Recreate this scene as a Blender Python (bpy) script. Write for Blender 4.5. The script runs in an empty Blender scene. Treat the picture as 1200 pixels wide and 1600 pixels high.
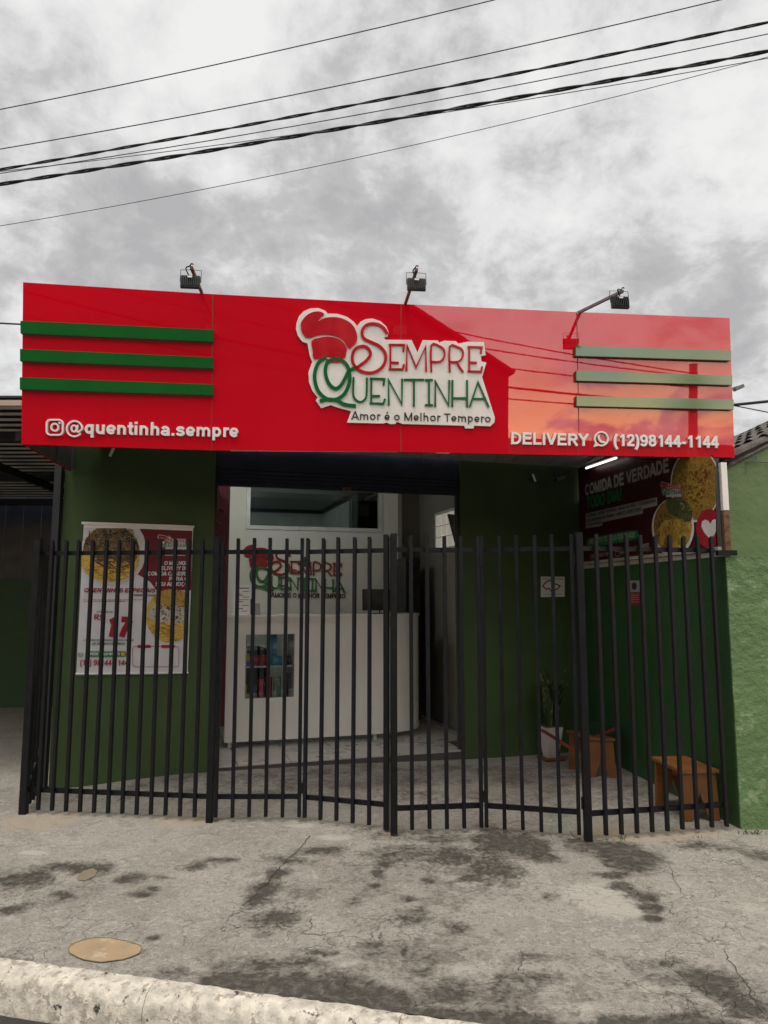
import bpy, math, random
from mathutils import Vector, noise, Matrix
random.seed(7)
scene = bpy.context.scene
col = scene.collection
R = math.radians

# ------------------------------------------------------------------ camera
FPX, PITCH, EYE = 1110.0, math.atan(130/1110.0), 1.5
cd = bpy.data.cameras.new('camera')
cam = bpy.data.objects.new('camera', cd); col.objects.link(cam)
cam.location = (0, 0, EYE); cam.rotation_euler = (math.pi/2+PITCH, 0, 0)
cd.sensor_fit = 'VERTICAL'; cd.sensor_height = 24.0
cd.lens = 24.0*FPX/1600.0
cd.clip_start = 0.05; cd.clip_end = 2000
scene.camera = cam

# ------------------------------------------------------------------ sky, sun, exposure
SUN_EL, SUN_AZ = R(73), R(200)      # azimuth measured from +Y clockwise: behind the camera
world = bpy.data.worlds.new('World'); scene.world = world; world.use_nodes = True
wn, wl = world.node_tree.nodes, world.node_tree.links
wn.clear()
def W(t, **kw):
    n = wn.new(t)
    for k, v in kw.items(): setattr(n, k, v)
    return n
def wmath(op, a, b=None, clamp=False):
    n = W('ShaderNodeMath', operation=op); n.use_clamp = clamp
    for i, v in enumerate((a, b)):
        if v is None: continue
        if isinstance(v, (int, float)): n.inputs[i].default_value = v
        else: wl.new(v, n.inputs[i])
    return n.outputs[0]
def wramp(fac, stops):
    r = W('ShaderNodeValToRGB'); cr = r.color_ramp
    while len(cr.elements) < len(stops): cr.elements.new(.5)
    for e, (p, c) in zip(cr.elements, stops):
        e.position = p; e.color = (c[0], c[1], c[2], 1)
    wl.new(fac, r.inputs[0]); return r.outputs[0]
def wmix(f, a, b, mode='MIX'):
    m = W('ShaderNodeMix', data_type='RGBA', blend_type=mode)
    for i, v in ((0, f), (6, a), (7, b)):
        if isinstance(v, (int, float)): m.inputs[i].default_value = v
        elif isinstance(v, tuple): m.inputs[i].default_value = (*v, 1)
        else: wl.new(v, m.inputs[i])
    return m.outputs[2]
tc = W('ShaderNodeTexCoord'); sep = W('ShaderNodeSeparateXYZ'); wl.new(tc.outputs['Generated'], sep.inputs[0])
zc = wmath('MAXIMUM', sep.outputs[2], 0.0)
den = wmath('ADD', zc, 0.55)
cmb = W('ShaderNodeCombineXYZ')
wl.new(wmath('DIVIDE', sep.outputs[0], den), cmb.inputs[0]); wl.new(wmath('DIVIDE', sep.outputs[1], den), cmb.inputs[1])
def wnoise(scale, detail, rough, dist, off):
    mp = W('ShaderNodeMapping'); mp.inputs['Location'].default_value = off; wl.new(cmb.outputs[0], mp.inputs[0])
    n = W('ShaderNodeTexNoise'); n.inputs['Scale'].default_value = scale; n.inputs['Detail'].default_value = detail
    n.inputs['Roughness'].default_value = rough; n.inputs['Distortion'].default_value = dist
    wl.new(mp.outputs[0], n.inputs['Vector']); return n.outputs[0]
n1 = wnoise(2.1, 9, .56, .0, (3.1, 1.7, 0.4))
n2 = wnoise(5.2, 10, .62, .25, (7.3, 2.2, 1.4))
n4 = wnoise(15, 9, .62, .3, (2.3, 9.2, 5.4))
cl = wmath('ADD', wmath('ADD', wmath('MULTIPLY', n1, .36), wmath('MULTIPLY', n2, .38)), wmath('MULTIPLY', n4, .26))
cloud = wramp(cl, [(.40, (.36, .352, .35)), (.455, (.435, .428, .424)), (.49, (.54, .533, .527)), (.525, (.62, .616, .606)), (.58, (.69, .684, .67))])
# late light breaking through low in the west, behind the camera
back = wmath('MULTIPLY', sep.outputs[1], -1.0)
bk = W('ShaderNodeMapRange'); bk.interpolation_type = 'SMOOTHSTEP'; wl.new(back, bk.inputs[0]); bk.inputs[1].default_value = -.15; bk.inputs[2].default_value = .75
lo = W('ShaderNodeMapRange'); lo.interpolation_type = 'SMOOTHSTEP'; wl.new(sep.outputs[2], lo.inputs[0]); lo.inputs[1].default_value = .26; lo.inputs[2].default_value = .08
n3 = wnoise(4.0, 7, .6, .6, (1.3, 5.2, 2.4))
wv = W('ShaderNodeMapRange'); wv.interpolation_type = 'SMOOTHSTEP'; wl.new(n3, wv.inputs[0]); wv.inputs[1].default_value = .43; wv.inputs[2].default_value = .52
warmf = wmath('MULTIPLY', wmath('MULTIPLY', bk.outputs[0], lo.outputs[0]), wv.outputs[0])
bright = wmix(bk.outputs[0], (1, 1, 1), (2.2, 2.15, 2.12))
cloud2 = wmix(1.0, cloud, bright, 'MULTIPLY')
cloud3 = wmix(wmath('MULTIPLY', warmf, .85), cloud2, (4.6, 2.9, 1.25))
sky = W('ShaderNodeTexSky'); sky.sky_type = 'NISHITA'; sky.sun_disc = False
sky.sun_elevation = SUN_EL; sky.sun_rotation = SUN_AZ
skyb = wmix(1.0, sky.outputs[0], (.09, .09, .09), 'MULTIPLY')
final = wmix(.93, skyb, cloud3)
bg = W('ShaderNodeBackground'); wl.new(final, bg.inputs[0]); bg.inputs[1].default_value = 1.0
wo = W('ShaderNodeOutputWorld'); wl.new(bg.outputs[0], wo.inputs[0])
sd = bpy.data.lights.new('sun', 'SUN'); sd.energy = 1.0; sd.angle = R(22); sd.color = (1, .95, .87)
sun = bpy.data.objects.new('sun', sd); col.objects.link(sun)
sdir = Vector((math.sin(SUN_AZ)*math.cos(SUN_EL), math.cos(SUN_AZ)*math.cos(SUN_EL), math.sin(SUN_EL)))
sun.rotation_euler = sdir.to_track_quat('Z', 'Y').to_euler()
sun.location = (0, -3, 12)
scene.view_settings.view_transform = 'Standard'; scene.view_settings.look = 'None'
scene.view_settings.exposure = 0.42; scene.view_settings.gamma = 1.0
scene.view_settings.use_curve_mapping = False

# ------------------------------------------------------------------ geometry helpers
O = Vector((0, 0, EYE))
def ray(px, py):
    x = (px-600)/FPX; v = (800-py)/FPX; c, s = math.cos(PITCH), math.sin(PITCH)
    return Vector((x, c-v*s, s+v*c))
class Plane:
    def __init__(s, p, n): s.p = Vector(p); s.n = Vector(n).normalized()
    def at(s, px, py, off=0.0):
        d = ray(px, py); p0 = s.p+s.n*off
        return O+d*((p0-O).dot(s.n)/d.dot(s.n))
def atZ(px, py, z):
    d = ray(px, py); return O+d*((z-EYE)/d.z)
def atY(px, py, y):
    d = ray(px, py); return O+d*(y/d.y)
Z = Vector((0, 0, 1))
class MB:
    def __init__(s): s.v = []; s.f = []
    def add(s, vs, fs):
        b = len(s.v); s.v += [Vector(v) for v in vs]; s.f += [tuple(b+i for i in f) for f in fs]; return s
    def hexa(s, a, b):       # two quads, a (4) and b (4), joined
        return s.add(list(a)+list(b), [(3,2,1,0), (4,5,6,7), (0,1,5,4), (1,2,6,5), (2,3,7,6), (3,0,4,7)])
    def box(s, c, x, y, z):  # centre and three half vectors
        c, x, y, z = map(Vector, (c, x, y, z))
        return s.hexa([c-x-y-z, c+x-y-z, c+x+y-z, c-x+y-z], [c-x-y+z, c+x-y+z, c+x+y+z, c-x+y+z])
    def bb(s, x0, x1, y0, y1, z0, z1):
        return s.box(((x0+x1)/2, (y0+y1)/2, (z0+z1)/2), ((x1-x0)/2, 0, 0), (0, (y1-y0)/2, 0), (0, 0, (z1-z0)/2))
    def prism(s, pts, d):
        pts = [Vector(p) for p in pts]; d = Vector(d); n = len(pts)
        return s.add(pts+[p+d for p in pts], [tuple(range(n-1, -1, -1)), tuple(range(n, 2*n))]+[(i, (i+1) % n, (i+1) % n+n, i+n) for i in range(n)])
    def bar(s, a, b, w, h, side=None):
        a, b = Vector(a), Vector(b); d = (b-a).normalized()
        x = (side if side is not None else (Z if abs(d.z) < .9 else Vector((1, 0, 0)))).cross(d).normalized(); y = d.cross(x).normalized()
        x = x*w/2; y = y*h/2
        return s.hexa([a-x-y, a+x-y, a+x+y, a-x+y], [b-x-y, b+x-y, b+x+y, b-x+y])
    def tube(s, pts, r, n=8, r2=None):
        pts = [Vector(p) for p in pts]; k = len(pts); vs = []
        up = None
        for i, p in enumerate(pts):
            d = (pts[min(i+1, k-1)]-pts[max(i-1, 0)]).normalized()
            if up is None: up = d.orthogonal().normalized()
            x = (up-d*up.dot(d)).normalized(); up = x; y = d.cross(x)
            rr = r if r2 is None else r+(r2-r)*i/(k-1)
            for j in range(n):
                a = 2*math.pi*j/n; vs.append(p+(x*math.cos(a)+y*math.sin(a))*rr)
        fs = [(i*n+j, i*n+(j+1) % n, (i+1)*n+(j+1) % n, (i+1)*n+j) for i in range(k-1) for j in range(n)]
        fs += [tuple(range(n-1, -1, -1)), tuple((k-1)*n+j for j in range(n))]
        return s.add(vs, fs)
    def stroke(s, pts, w, thick, n, closed=False, cap=True):
        """flat ribbon along points in a plane with normal n, standing `thick` proud along n"""
        pts = [Vector(p) for p in pts]; k = len(pts); L = []; Rr = []
        for i, p in enumerate(pts):
            if closed: a, b = pts[i-1], pts[(i+1) % k]
            else: a, b = pts[max(i-1, 0)], pts[min(i+1, k-1)]
            d1 = (p-a).normalized() if (p-a).length > 1e-9 else (b-p).normalized()
            d2 = (b-p).normalized() if (b-p).length > 1e-9 else d1
            d = (d1+d2).normalized() if (d1+d2).length > 1e-6 else d1
            sd_ = n.cross(d).normalized(); m = 1/max(.5, abs(n.cross(d1).normalized().dot(sd_)))
            e = Vector((0, 0, 0))
            if cap and not closed: e = -d*w*.4 if i == 0 else (d*w*.4 if i == k-1 else e)
            L.append(p+sd_*w/2*m+e); Rr.append(p-sd_*w/2*m+e)
        t = n*thick; vs = []
        for i in range(k): vs += [L[i], Rr[i], Rr[i]+t, L[i]+t]
        fs = []
        for i in range(k if closed else k-1):
            a, b = 4*i, 4*((i+1) % k)
            fs += [(a, a+1, b+1, b), (a+1, a+2, b+2, b+1), (a+2, a+3, b+3, b+2), (a+3, a, b, b+3)]
        if not closed: fs += [(3, 2, 1, 0), (4*k-4, 4*k-3, 4*k-2, 4*k-1)]
        return s.add(vs, fs)
    def build(s, name, m, parent=None, smooth=False, loc=None, bevel=0, **props):
        return make(name, s.v, s.f, m, parent, smooth, loc, bevel, **props)
import bmesh
def origin(o):
    v = Vector((0, 0, 0))
    while o is not None: v = v+o.location; o = o.parent
    return v
def make(name, vs, fs, m, parent=None, smooth=False, loc=None, bevel=0, **props):
    base = origin(parent) if parent is not None else Vector((0, 0, 0))
    loc = base if loc is None else Vector(loc)
    me = bpy.data.meshes.new(name); me.from_pydata([tuple(v-loc) for v in vs], [], fs)
    bm = bmesh.new(); bm.from_mesh(me)
    bmesh.ops.recalc_face_normals(bm, faces=bm.faces)
    if bevel: bmesh.ops.bevel(bm, geom=[e for e in bm.edges if len(e.link_faces) == 2 and e.calc_face_angle(0) > .5], offset=bevel, segments=2, affect='EDGES', clamp_overlap=True)
    bm.to_mesh(me); bm.free()
    if smooth:
        for p in me.polygons: p.use_smooth = True
        try: me.set_sharp_from_angle(angle=R(40))
        except Exception: pass
    if m: me.materials.append(m)
    o = bpy.data.objects.new(name, me); col.objects.link(o)
    o.location = loc-base
    if parent: o.parent = parent
    for k, v in props.items(): o[k] = v
    return o
def link_copy(o, loc, parent):   # loc in world space
    c = o.copy(); col.objects.link(c); c.parent = parent; c.location = Vector(loc)-origin(parent); return c
def thing(name, label, cat, loc, group=None):
    o = bpy.data.objects.new(name, None); col.objects.link(o); o.location = loc; o.empty_display_size = .2
    o['label'] = label; o['category'] = cat
    if group: o['group'] = group
    return o
def tag(o, label, cat, group=None):
    o['label'] = label; o['category'] = cat
    if group: o['group'] = group
    return o

# ------------------------------------------------------------------ materials
def mat(name, c, rough=.6, var=.12, vs=6, bump=0, bs=60, metal=0, c2=None, c2s=3, c2t=.62, spec=.5, ior=None, coat=0, dirt=None):
    m = bpy.data.materials.new(name); m.use_nodes = True
    nt = m.node_tree; N, L = nt.nodes, nt.links; b = N['Principled BSDF']
    b.inputs['Roughness'].default_value = rough; b.inputs['Metallic'].default_value = metal
    b.inputs['Specular IOR Level'].default_value = spec
    if ior: b.inputs['IOR'].default_value = ior
    if coat: b.inputs['Coat Weight'].default_value = coat; b.inputs['Coat Roughness'].default_value = .05
    t = N.new('ShaderNodeTexCoord'); geo = N.new('ShaderNodeNewGeometry')
    pos = geo.outputs['Position']
    n = N.new('ShaderNodeTexNoise'); n.inputs['Scale'].default_value = vs; n.inputs['Detail'].default_value = 6; L.new(pos, n.inputs['Vector'])
    mr = N.new('ShaderNodeMapRange'); mr.inputs[1].default_value = .3; mr.inputs[2].default_value = .7; mr.inputs[3].default_value = 1-var; mr.inputs[4].default_value = 1+var
    L.new(n.outputs[0], mr.inputs[0])
    mx = N.new('ShaderNodeMix'); mx.data_type = 'RGBA'; mx.blend_type = 'MULTIPLY'; mx.inputs[0].default_value = 1
    mx.inputs[6].default_value = (*c, 1); L.new(mr.outputs[0], mx.inputs[7]); out = mx.outputs[2]
    if c2:
        n2 = N.new('ShaderNodeTexNoise'); n2.inputs['Scale'].default_value = c2s; n2.inputs['Detail'].default_value = 8; n2.inputs['Roughness'].default_value = .65; L.new(pos, n2.inputs['Vector'])
        r2 = N.new('ShaderNodeMapRange'); r2.interpolation_type = 'SMOOTHSTEP'; r2.inputs[1].default_value = c2t; r2.inputs[2].default_value = c2t+.08; L.new(n2.outputs[0], r2.inputs[0])
        m2 = N.new('ShaderNodeMix'); m2.data_type = 'RGBA'; L.new(r2.outputs[0], m2.inputs[0]); L.new(out, m2.inputs[6]); m2.inputs[7].default_value = (*c2, 1); out = m2.outputs[2]
    L.new(out, b.inputs['Base Color'])
    # roughness variation
    rr = N.new('ShaderNodeMapRange'); rr.inputs[1].default_value = .3; rr.inputs[2].default_value = .7; rr.inputs[3].default_value = max(0, rough-.06 if rough > .12 else rough); rr.inputs[4].default_value = min(1, rough+.06 if rough > .12 else rough)
    L.new(n.outputs[0], rr.inputs[0]); L.new(rr.outputs[0], b.inputs['Roughness'])
    if bump:
        nb = N.new('ShaderNodeTexNoise'); nb.inputs['Scale'].default_value = bs; nb.inputs['Detail'].default_value = 5; nb.inputs['Roughness'].default_value = .6; L.new(pos, nb.inputs['Vector'])
        bp = N.new('ShaderNodeBump'); bp.inputs['Strength'].default_value = 1; bp.inputs['Distance'].default_value = bump; L.new(nb.outputs[0], bp.inputs['Height']); L.new(bp.outputs[0], b.inputs['Normal'])
    return m
def emis(name, c, s):
    m = bpy.data.materials.new(name); m.use_nodes = True; b = m.node_tree.nodes['Principled BSDF']
    b.inputs['Base Color'].default_value = (*c, 1); b.inputs['Emission Color'].default_value = (*c, 1); b.inputs['Emission Strength'].default_value = s; return m
def glassmat(name, tint=(.8, .85, .85), rough=.02, alpha=.25):
    m = bpy.data.materials.new(name); m.use_nodes = True; N, L = m.node_tree.nodes, m.node_tree.links; N.clear()
    o = N.new('ShaderNodeOutputMaterial'); t = N.new('ShaderNodeBsdfTransparent'); t.inputs[0].default_value = (*tint, 1)
    g = N.new('ShaderNodeBsdfGlossy'); g.inputs['Roughness'].default_value = rough
    f = N.new('ShaderNodeFresnel'); f.inputs[0].default_value = 1.5; a = N.new('ShaderNodeMath'); a.operation = 'ADD'; a.inputs[1].default_value = alpha; L.new(f.outputs[0], a.inputs[0])
    x = N.new('ShaderNodeMixShader'); L.new(a.outputs[0], x.inputs[0]); L.new(t.outputs[0], x.inputs[1]); L.new(g.outputs[0], x.inputs[2]); L.new(x.outputs[0], o.inputs[0]); return m
def foodmat(name, cols, scale, stretch=(1, 1, 1)):
    m = bpy.data.materials.new(name); m.use_nodes = True; N, L = m.node_tree.nodes, m.node_tree.links; b = N['Principled BSDF']; b.inputs['Roughness'].default_value = .55
    geo = N.new('ShaderNodeNewGeometry'); mp = N.new('ShaderNodeMapping'); mp.inputs['Scale'].default_value = stretch; L.new(geo.outputs['Position'], mp.inputs[0])
    n = N.new('ShaderNodeTexNoise'); n.inputs['Scale'].default_value = scale; n.inputs['Detail'].default_value = 6; n.inputs['Roughness'].default_value = .7; n.inputs['Distortion'].default_value = 1.6; L.new(mp.outputs[0], n.inputs['Vector'])
    r = N.new('ShaderNodeValToRGB'); cr = r.color_ramp
    while len(cr.elements) < len(cols): cr.elements.new(.5)
    for i, (e, c) in enumerate(zip(cr.elements, cols)): e.position = .33+.34*i/(len(cols)-1); e.color = (*c, 1)
    L.new(n.outputs[0], r.inputs[0]); L.new(r.outputs[0], b.inputs['Base Color']); return m

M_red = mat('glossy_red_composite', (.66, .0012, .014), rough=.012, var=.06, vs=1.2, ior=1.8, bump=.00012, bs=1.6)
M_redmat = mat('red_acrylic', (.52, .012, .02), rough=.18, var=.1, vs=9)
M_grn = mat('green_strip_paint', (.006, .125, .018), rough=.1, var=.08, vs=5, ior=2.0)
M_grnac = mat('green_acrylic', (.008, .13, .035), rough=.25, var=.06)
M_white = mat('white_acrylic', (.86, .83, .77), rough=.3, var=.05, vs=8)
M_whitel = mat('white_letter', (.88, .86, .83), rough=.35, var=.04)
M_blk = mat('black_letter', (.02, .02, .022), rough=.4)
M_seam = mat('seam_sealant', (.24, .11, .06), rough=.7)
M_alu = mat('grey_sheet', (.12, .12, .118), rough=.45, var=.15, vs=4)
M_pvc = mat('grey_pvc_lining', (.33, .32, .32), rough=.5, var=.08, vs=3)
M_steel = mat('black_painted_steel', (.0075, .008, .009), rough=.5, spec=.28, var=.25, vs=14, bump=.0006, bs=150, c2=(.12, .11, .10), c2s=22, c2t=.70)
M_dark = mat('dark_metal', (.02, .021, .024), rough=.5)
M_navy = mat('navy_shutter_paint', (.012, .018, .036), rough=.45, var=.2)
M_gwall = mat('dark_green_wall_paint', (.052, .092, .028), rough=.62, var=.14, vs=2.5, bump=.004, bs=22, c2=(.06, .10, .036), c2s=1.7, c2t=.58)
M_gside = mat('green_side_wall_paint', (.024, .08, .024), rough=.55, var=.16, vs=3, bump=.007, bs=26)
def wallmat(name, c, rough_area):
    m = mat(name, c, rough=.55, var=.12, vs=3, bump=.006 if not rough_area else .022, bs=14 if not rough_area else 17, c2=(c[0]*1.6+.03, c[1]*1.35+.03, c[2]*1.6+.03) if rough_area else (c[0]*1.15, c[1]*1.1, c[2]*1.1), c2s=7 if rough_area else 2, c2t=.57)
    return m
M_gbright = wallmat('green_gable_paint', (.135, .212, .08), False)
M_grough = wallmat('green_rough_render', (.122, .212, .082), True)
M_plaster = mat('inner_white_wall', (.80, .80, .74), rough=.7, var=.04, vs=2)
M_greyw = mat('inner_grey_wall', (.30, .28, .25), rough=.8, var=.08, vs=2)
M_tilew = mat('brown_wall_tile', (.12, .10, .085), rough=.35, var=.2, vs=8)
M_counter = mat('cream_laminate', (.84, .81, .74), rough=.35, var=.04, vs=3, coat=.2)
M_ftile = mat('floor_tile', (.48, .45, .41), rough=.3, var=.12, vs=5)
M_grout = mat('grout', (.08, .075, .07), rough=.9)
M_maroon = mat('maroon_print', (.065, .005, .009), rough=.5, var=.15, vs=3)
M_bmaroon = mat('banner_maroon_print', (.22, .008, .018), rough=.45, var=.15, vs=3)
M_vinyl = mat('white_vinyl', (.70, .70, .72), rough=.4, var=.06, vs=7, bump=.003, bs=8)
M_wood = mat('orange_varnished_wood', (.23, .092, .028), rough=.45, var=.25, vs=5, bump=.001, bs=50, c2=(.22, .07, .02), c2s=5, c2t=.57)
M_rust = mat('rusted_metal', (.18, .09, .05), rough=.8, c2=(.1, .045, .02), c2s=20, c2t=.5)
M_beam = mat('dark_grey_beam', (.014, .015, .019), rough=.5)
M_zinc = mat('zinc_roof_sheet', (.60, .58, .52), rough=.45, var=.2, vs=3)
M_cable = mat('cable_rubber', (.012, .012, .013), rough=.6)
M_cableg = mat('grey_cable', (.05, .05, .055), rough=.6)
M_ctile = mat('weathered_clay_tile', (.13, .115, .10), rough=.85, var=.35, vs=12, bump=.006, bs=30, c2=(.05, .05, .042), c2s=9, c2t=.52)
M_conc = mat('pale_concrete', (.40, .38, .34), rough=.85, var=.2, vs=6, bump=.004, bs=40)
M_yel = mat('yellow_pack', (.75, .45, .03), rough=.3); M_blue = mat('blue_pack', (.03, .09, .42), rough=.3)
M_cyan = mat('cyan_pack', (.08, .35, .55), rough=.3); M_pk = mat('red_pack', (.55, .02, .05), rough=.25, c2=(.8, .6, .6), c2s=40, c2t=.62)
M_gpk = mat('green_pack', (.25, .38, .25), rough=.3, c2=(.6, .6, .55), c2s=35, c2t=.55); M_dpk = mat('dark_pack', (.08, .02, .025), rough=.3, c2=(.4, .3, .28), c2s=40, c2t=.66)
M_screen = mat('black_plastic', (.012, .012, .014), rough=.25)
M_glass = glassmat('window_glass', alpha=.03); M_dglass = glassmat('display_glass', (.85, .9, .88), alpha=.02)
M_leaf = mat('snake_plant_leaf', (.035, .062, .025), rough=.4, c2=(.22, .22, .08), c2s=18, c2t=.53)
M_pot = mat('white_plastic_pot', (.55, .52, .47), rough=.45)
M_orange = mat('orange_dot', (.8, .4, .03), rough=.5)
M_plate = mat('plate_print', (.66, .64, .60), rough=.4)
M_food1 = foodmat('beef_print', [(.02, .015, .01), (.09, .055, .03), (.22, .15, .07), (.04, .05, .02)], 26)
M_food2 = foodmat('fries_print', [(.30, .14, .02), (.60, .36, .05), (.72, .52, .14), (.42, .22, .03)], 14, (1, 1, 5))
M_food3 = foodmat('rice_print', [(.16, .10, .05), (.52, .49, .38), (.60, .58, .50), (.22, .17, .09)], 55)
M_food4 = foodmat('noodle_print', [(.05, .02, .006), (.20, .11, .018), (.30, .20, .035), (.10, .04, .012)], 20)
M_food5 = foodmat('greens_print', [(.01, .02, .01), (.03, .06, .015), (.10, .10, .03), (.02, .03, .02)], 24)
M_food6 = foodmat('penne_print', [(.16, .05, .015), (.40, .24, .04), (.50, .34, .07), (.30, .10, .03)], 15)
M_redp = mat('red_print', (.33, .012, .026), rough=.45); M_grp = mat('green_print', (.012, .20, .07), rough=.45)
M_dgp = mat('dark_print', (.03, .045, .035), rough=.5); M_whp = mat('white_print', (.68, .67, .66), rough=.45); M_greyp = mat('grey_print', (.30, .30, .31), rough=.5)

def smooth(pts, n=5, closed=False):
    k = len(pts); out = []
    rng = range(k if closed else k-1)
    for i in rng:
        p0 = pts[(i-1) % k] if (closed or i) else pts[0]; p1 = pts[i]; p2 = pts[(i+1) % k]
        p3 = pts[(i+2) % k] if (closed or i+2 < k) else pts[-1]
        for j in range(n):
            t = j/n
            out.append(tuple(.5*(2*b+(c-a)*t+(2*a-5*b+4*c-d)*t*t+(3*b-a-3*c+d)*t**3) for a, b, c, d in zip(p0, p1, p2, p3)))
    if not closed: out.append(tuple(pts[-1]))
    return out

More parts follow.
